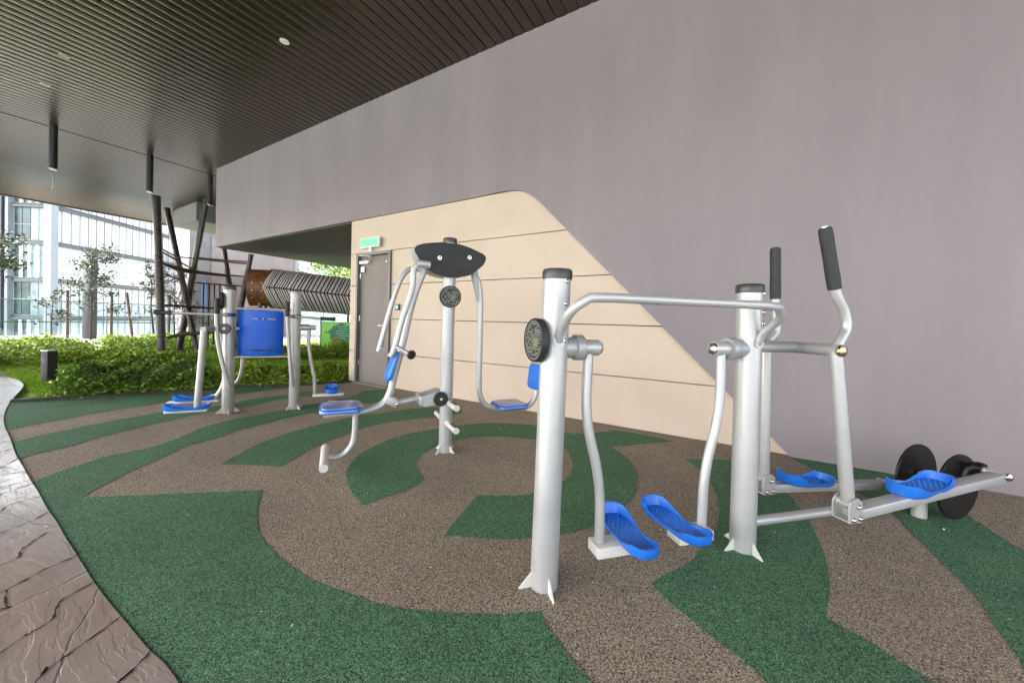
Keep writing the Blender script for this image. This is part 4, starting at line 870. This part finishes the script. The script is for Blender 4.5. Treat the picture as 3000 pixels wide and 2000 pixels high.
# ---- big glass building: two faces meeting at a corner
GB = (-62.65, 7.98, 0); gz = math.atan2(.823, -.568)
gb = thing('glass_building', (GB[0], GB[1], -14), gz, 'large white glass office building with grey floor bands beyond the terrace', 'building')
FZ = [-8.0, -4.0, .10, 4.15, 8.15, 12.1, 16.2]; LEN = 120; o14 = 14
def gbox(bm, x0, x1, y0, y1, z0, z1): box(bm, ((x0+x1)/2, (y0+y1)/2, (z0+z1)/2+o14), (x1-x0, y1-y0, z1-z0))
bm = B(); gbox(bm, .05, LEN, .05, 20, -14, 16); obj('core', bm, 'blind', gb)       # receding face (local y=0 side faces the terrace)
for i in range(len(FZ)-1):
    bm = B(); gbox(bm, 3.9, LEN, -.02, .04, FZ[i]+.42, FZ[i+1]-.12); obj('curtain_wall', bm, 'blind', gb)
bm = B()
for z in FZ:
    gbox(bm, -.30, LEN, -.35, .15, z-.12, z+.10); gbox(bm, -.1, LEN, -.12, .15, z+.22, z+.34)
    gbox(bm, -.3, .15, -.35, 8, z-.12, z+.10); gbox(bm, -.12, .15, -.1, 8, z+.22, z+.34)
obj('floor_band', bm, 'slab', gb)
bm = B()
for i in range(len(FZ)-1):
    if i == 3: lo = 40
    else: lo = .9
    x = lo
    while x < 40: 
        gbox(bm, x-.018, x+.018, -.07, -.02, FZ[i]+.36, FZ[i+1]-.12); x += .88
obj('mullion', bm, 'mullion', gb); tag(gb.children[-1], kind='stuff')
# second face with teal panes and white fins
for i in range(len(FZ)-1):
    for k in range(4):
        z0, z1 = FZ[i]+.42, FZ[i+1]-.12; zm = z0+(z1-z0)*.48
        bm = B(); gbox(bm, -.03, .03, .45+k*.82, 1.20+k*.82, zm+.04, z1); obj('window', bm, 'pale_glass' if k < 2 or (i == 3 and k == 2) else 'teal', gb)
        bm = B(); gbox(bm, -.03, .03, .45+k*.82, 1.20+k*.82, z0, zm-.04); obj('window', bm, 'teal' if k > 1 else 'pale_glass', gb)
bm = B()
for i in range(len(FZ)-1):
    if i % 2 == 0: continue
    for k in range(4): gbox(bm, -.22, .02, .34+k*.82, .46+k*.82, FZ[i]+.36, FZ[i+1]-.14)
obj('fin', bm, 'fin', gb)
bm = B(); gbox(bm, -.45, .2, -.45, .3, -14, 16.4); gbox(bm, -.45, .2, 3.8, 4.1, -14, 16.4); obj('corner_post', bm, 'tower', gb)
bm = B(); gbox(bm, -.6, .3, 4.25, 5.1, -14, 17.); obj('dark_column', bm, 'column', gb)
# neighbouring tower at the far left edge
tw = thing('tower', (-84, -3.5, -14), R(20), 'tall pale tower at the far left edge of the view, beyond the glass building', 'building')
bm = B(); box(bm, (0, 0, 32), (12, 16, 64)); obj('wall', bm, 'tower', tw)
for k in range(18):
    for j in range(5):
        bm = B(); box(bm, (6.02, -6.0+j*3, 2.6+k*3.4), (.08, 1.9, 1.5)); obj('window', bm, 'teal', tw)
for k in range(18):
    for j in range(1): pass
# service core building behind the climber
cb = thing('service_core', (-22.9, 8.1, -.05), 0, 'pale grey and pinkish rendered wall block behind the climbing frame', 'building')
bm = B(); prism(bm, [(-.2, -.9), (-.55, .15), (1.2, 3.4), (-3, 6), (-5, 0)], (0, 0, 0), (1, 0, 0), (0, 1, 0), (0, 0, 1), 6.6); obj('wall', bm, 'core_green', cb)
bm = B(); prism(bm, [(-.545, .16), (-.50, .10), (1.25, 3.35), (1.2, 3.42)], (0, 0, .0), (1, 0, 0), (0, 1, 0), (0, 0, 1), 6.6); obj('wall', bm, 'core_pink', cb)
# white apartment block far beyond the tunnel
ab = thing('apartment_block', (-44, 42, -14), R(-60), 'white apartment block with grey windows far behind the trees above the tunnel', 'building')
bm = B(); box(bm, (0, 0, 13.5), (26, 12, 27)); obj('wall', bm, 'white_wall', ab)
for k in range(7):
    for j in range(6):
        bm = B(); box(bm, (-10.5+j*4.2, -6.03, 3.2+k*3.4), (2.2, .08, 1.5)); obj('window', bm, 'column', ab)
        

# ---- rope climbing frame
cf = thing('climbing_frame', (-12.3, 4.0, 0), 0, 'rope climbing frame with dark leaning poles and brown nets behind the shrubs', 'playground equipment')
O = Vector((-12.3, 4.0, 0))
def cfo(bm, name, m, par=cf): bmesh.ops.translate(bm, verts=bm.verts[:], vec=-O); return obj(name, bm, m, par)
poles = {'a': ((-11.40, 3.09, 0), (-11.56, 2.99, 3.84), .075), 'b': ((-12.56, 4.14, 0), (-13.35, 3.67, 3.99), .068), 'c': ((-13.29, 3.94, 0), (-12.67, 4.31, 4.33), .075), 'd': ((-12.1, 4.95, 0), (-12.58, 4.71, 3.03), .06), 'e': ((-12.36, 4.86, 0), (-11.91, 5.11, 2.88), .07)}
for k, (a, b, r) in poles.items():
    bm = B(); tube(bm, [a, b], r, 20); p = cfo(bm, 'pole', 'pole')
    bm = B(); a_, b_ = Vector(a), Vector(b); d = (b_-a_).normalized(); tube(bm, [b_, b_+d*.025], r*1.08, 20); cfo(bm, 'pole_cap', 'bollard', p)
    # rope lacing wound round the pole
    bm = B(); L_ = 2.55; n = 150; ref = d.cross(Vector((0, 1, 0))).normalized(); w_ = d.cross(ref); 
    for s in (1, -1):
        tube(bm, [a_+d*(.55+min(L_-.6, (b_-a_).length-.6)*i/n)+(ref*math.cos(s*i*.95)+w_*math.sin(s*i*.95))*(r+.007) for i in range(n+1)], .009, 5, False)
    cfo(bm, 'rope_lacing', 'rope', p)
def on(k, z): a, b, r = poles[k]; t = z/b[2]; return Vector(a).lerp(Vector(b), t)
def rope(a, b, r=.022, sag=.03, m='rope', name='rope'):
    bm = B(); mid = (a+b)/2-Vector((0, 0, sag)); tube(bm, crom([a, mid, b], 6), r, 8); cfo(bm, name, m)
for (k1, z1, k2, z2) in (('a', 2.68, 'b', 2.70), ('b', 2.70, 'e', 2.62), ('a', 2.62, 'c', 2.38), ('c', 2.72, 'e', 2.68), ('a', 2.33, 'c', 2.30), ('a', 2.10, 'b', 2.05), ('c', 2.02, 'e', 1.98), ('a', 1.34, 'c', 1.32), ('b', 1.32, 'e', 1.30), ('a', .52, 'c', .62), ('c', .62, 'd', .66), ('b', 2.30, 'd', 2.25)):
    rope(on(k1, z1), on(k2, z2), .021, .008)
def net(a, b, c, d, nu, nv, r=.006, name='net'):
    bm = B()
    for i in range(-nv, nu+1):
        p = []
        for j in range(nv+1):
            u = (i+j)/nu
            if 0 <= u <= 1: p.append(a.lerp(b, u).lerp(d.lerp(c, u), j/nv))
        if len(p) > 1: tube(bm, p, r, 4, False)
        p = []
        for j in range(nv+1):
            u = (nu-i-j)/nu
            if 0 <= u <= 1: p.append(a.lerp(b, u).lerp(d.lerp(c, u), j/nv))
        if len(p) > 1: tube(bm, p, r, 4, False)
    return cfo(bm, name, 'rope')
net(on('a', 2.32), on('c', 2.32), on('e', 2.25), on('b', 2.28), 14, 10, .020)
net(on('a', 1.34), on('c', 1.34), on('e', 1.30), on('b', 1.32), 14, 10, .020)
net(on('a', .53), on('c', .62), on('d', .64), on('b', .58), 12, 9, .017)
net(on('c', 2.25), on('e', 2.22), on('e', .70), on('c', .75), 22, 22, .005)
net(on('a', 2.6), on('c', 2.6), on('c', 1.4), on('a', 1.4), 20, 14, .005)
for i in range(7):
    a = on('c', 2.05).lerp(on('e', 2.0), .22+.10*i); bm = B(); tube(bm, [a, a-Vector((.02, 0, 1.75 if i != 3 else 1.2))], .018, 8); cfo(bm, 'hanging_rope', 'rope_dark')
bm = B(); prism(bm, [(0, 0), (.17, 0), (.17, .9), (.06, 1.0), (0, .85)], (-13.5, 4.5, 1.2), (.858, .513, 0), (0, 0, 1), (-.5, .85, 0), .03); cfo(bm, 'blue_panel', mat('pale_blue_panel', (.12, .25, .62), .5))

# ---- slatted tunnel
tn = thing('slatted_tunnel', (-11.9, 5.12, 1.94), 0, 'raised play tunnel of pale slats with a rust brown entrance panel, behind the climbing frame', 'playground equipment')
path_ = crom([Vector((0, 0, 0)), Vector((.36, .50, 0)), Vector((1.5, 2.15, -.12)), Vector((2.5, 3.75, -.18))], 60)
AL = [0.]
for i_ in range(1, len(path_)): AL.append(AL[-1]+(path_[i_]-path_[i_-1]).length)
def at_s(s_): return min(range(len(AL)), key=lambda k_: abs(AL[k_]-s_))
def ring_at(i, off=0.): 
    p = path_[i]; d = (path_[min(i+1, len(path_)-1)]-path_[max(i-1, 0)]).normalized(); s = d.cross(Vector((0, 0, 1))).normalized(); return p, d, s
bm = B(); rows = []
for i in [at_s(.0+.05*k_) for k_ in range(11)]:
    p, d, s = ring_at(i); rows.append([bm.verts.new(p+(s*math.cos(a)+Vector((0, 0, 1))*math.sin(a))*.53) for a in [2*PI*k/40 for k in range(40)]])
for i in range(len(rows)-1):
    for k in range(40): bm.faces.new((rows[i][k], rows[i][(k+1) % 40], rows[i+1][(k+1) % 40], rows[i+1][k]))
o_ = obj('entrance_panel', bm, 'tunnel_plate', tn); md = o_.modifiers.new('t', 'SOLIDIFY'); md.thickness = .02
for i in (at_s(.14), at_s(.36)):
    p, d, s = ring_at(i)
    for a in (-35, -12, 12, 35): v = s*math.cos(R(a))+Vector((0, 0, 1))*math.sin(R(a)); bm = B(); bolt(bm, p+v*.54, v, .016); obj('bolt', bm, 'steel', o_)
nslat = 0; acc = 0; last = None; slat_bm = []
for i in [at_s(.46+.058*k_) for k_ in range(66)]:
    p, d, s = ring_at(i)
    last = p; bm = B(); pr_ = None; f0 = None
    for k in range(33):
        a = 2*PI*k/32; off = .24*abs(math.sin(a))-.08; rad = .575*(1-.05*abs(math.cos(a))**6)
        v = s*math.cos(a)+Vector((0, 0, 1))*math.sin(a); c_ = p+d*off+v*rad
        q_ = [bm.verts.new(c_+d*i_+v*j_) for i_, j_ in ((-.0135, -.005), (.0135, -.005), (.0135, .006), (-.0135, .006))]
        if pr_:
            for e_ in range(4): bm.faces.new((pr_[e_], pr_[(e_+1) % 4], q_[(e_+1) % 4], q_[e_]))
        pr_ = q_
    obj('slat', bm, 'tunnel_slat', tn); nslat += 1
for a in (0, 62, -62, 180, 90, -90):
    bm = B(); pts_ = []
    for i in range(at_s(.46), len(path_)-1, 4):
        p, d, s = ring_at(i); pts_.append(p+(s*math.cos(R(a))+Vector((0, 0, 1))*math.sin(R(a)))*.548)
    tube(bm, pts_, .024, 8); obj('binding_rope', bm, 'rope', tn)
for i in (at_s(.3), at_s(2.8)):
    p, d, s = ring_at(i)
    for q in (-.35, .35): bm = B(); tube(bm, [p+s*q-Vector((0, 0, .45)), Vector((p.x+s.x*q, p.y+s.y*q, -1.95))], .05, 14); obj('support_leg', bm, 'pole', tn)
bm = B(); rows = []
for i in range(at_s(.5), len(path_)-1, 6):
    p, d, s = ring_at(i); rows.append([bm.verts.new(p+(s*math.cos(a)+Vector((0, 0, 1))*math.sin(a))*.535) for a in [2*PI*k/24 for k in range(25)]])
for i in range(len(rows)-1):
    for k in range(24): bm.faces.new((rows[i][k], rows[i][k+1], rows[i+1][k+1], rows[i+1][k]))
o_ = obj('dark_gap_sleeve', bm, 'pole', tn); md = o_.modifiers.new('t', 'SOLIDIFY'); md.thickness = .02  # added dark sleeve behind the slats, making the gaps read dark

# ---- green board
bd = thing('notice_board', (-11.56, 7.06, -.05), math.atan2(.5, .86), 'lime green playground board with dark green tree shape and red marks, behind the lime hedge', 'sign board')
bm = B(); box(bm, (.62, 0, .65), (1.25, .03, .80), bev=.004); obj('board', bm, 'board', bd)
bm = B(); pts_ = []
for k in range(40):
    a = 2*PI*k/40; r_ = .36+.025*math.sin(a*9)+.015*math.sin(a*5); pts_.append((.66+r_*1.12*math.cos(a), .66+r_*.9*math.sin(a)))
prism(bm, pts_, (0, -.016, 0), (1, 0, 0), (0, 0, 1), (0, -1, 0), .004); prism(bm, [(.60, .26), (.72, .26), (.70, .42), (.62, .42)], (0, -.016, 0), (1, 0, 0), (0, 0, 1), (0, -1, 0), .004); obj('tree_shape', bm, 'board_tree', bd)
bm = B()
for k in range(7): box(bm, (.70+.05*math.sin(k*2.), -.022, .90-k*.075), (.40-.03*abs(k-3), .003, .014))
obj('text_line', bm, 'board_line', bd)
bm = B()
for (x, z) in ((.16, .70), (.48, .50), (.36, .40), (.42, .44)): lathe(bm, [(0, 0), (.045, 0), (.045, .004), (0, .004)], (x, -.020, z), (x, -1, z), 7)
obj('red_mark', bm, 'red', bd)
for x in (-.03, 1.28):
    bm = B(); box(bm, (x, 0, .55), (.05, .05, 1.10), bev=.004); obj('board_post', bm, 'silver_dark', bd)

# small litter on the rubber: a twig
t = thing('twig', (-4.65, 2.95, .008), R(40), 'tiny pale twig lying on the rubber floor beside the blue panel station', 'twig')
bm = B(); tube(bm, [(0, 0, 0), (.06, .01, .004), (.11, -.01, 0)], .004, 6); obj('stick', bm, 'cream', t)

pts = np.stack([RNG.uniform(-6.3, 1.5, 150), RNG.uniform(.6, 3.9, 150), np.full(150, .009)], 1)
tag(leaves('debris', pts, .012, 'cream', None, .1), 'tiny pale specks and leaf bits scattered on the rubber floor', 'debris', kind='stuff')

# ------------------------------------------------------------------ keep thing > part > sub-part
def depth(o):
    d = 0
    while o.parent: o = o.parent; d += 1
    return d
for o in list(scene.objects):
    while depth(o) > 2: o.parent = o.parent.parent

# ------------------------------------------------------------------ light, camera
w = bpy.data.worlds.new('World'); scene.world = w; w.use_nodes = True; nt = w.node_tree
SUN_EL, SUN_AZ = 48., 215.       # degrees; azimuth measured from +X towards +Y (direction the light comes from)
sky = nt.nodes.new('ShaderNodeTexSky'); sky.sky_type = 'NISHITA'; sky.sun_disc = False; sky.sun_elevation = R(SUN_EL); sky.sun_rotation = R(90-SUN_AZ)
sky.air_density = 1.; sky.dust_density = 5.; sky.ozone_density = .6
hs = nt.nodes.new('ShaderNodeHueSaturation'); hs.inputs['Saturation'].default_value = .45     # thin overcast
nt.links.new(sky.outputs[0], hs.inputs['Color']); nt.links.new(hs.outputs[0], nt.nodes['Background'].inputs[0]); nt.nodes['Background'].inputs[1].default_value = .15
ld = bpy.data.lights.new('sun', 'SUN'); ld.energy = .8; ld.angle = R(14); ld.color = (1, .96, .90)
lo = bpy.data.objects.new('sun', ld); COL.objects.link(lo)
dv = Vector((math.cos(R(SUN_EL))*math.cos(R(SUN_AZ)), math.cos(R(SUN_EL))*math.sin(R(SUN_AZ)), math.sin(R(SUN_EL))))
lo.rotation_euler = dv.to_track_quat('Z', 'Y').to_euler(); lo.location = (0, -20, 30)
cam = bpy.data.cameras.new('camera'); co = bpy.data.objects.new('camera', cam); COL.objects.link(co); scene.camera = co
cam.sensor_width = 36; cam.lens = 36*831.69/2352; cam.shift_y = -(784-750.967)/2352; cam.clip_end = 6000; cam.clip_start = .05
yaw, pitch, roll = R(30.86954), R(-.77600), R(1.57304)
Fv = Vector((-math.sin(yaw)*math.cos(pitch), math.cos(yaw)*math.cos(pitch), math.sin(pitch))); r0 = Vector((math.cos(yaw), math.sin(yaw), 0)); u0 = r0.cross(Fv)
rv = r0*math.cos(roll)+u0*math.sin(roll); uv = u0*math.cos(roll)-r0*math.sin(roll)
co.matrix_world = Matrix(((rv.x, uv.x, -Fv.x, 0), (rv.y, uv.y, -Fv.y, 0), (rv.z, uv.z, -Fv.z, 1.15), (0, 0, 0, 1)))
scene.view_settings.view_transform = 'Standard'; scene.view_settings.look = 'None'; scene.view_settings.exposure = 3.55; scene.view_settings.gamma = 1
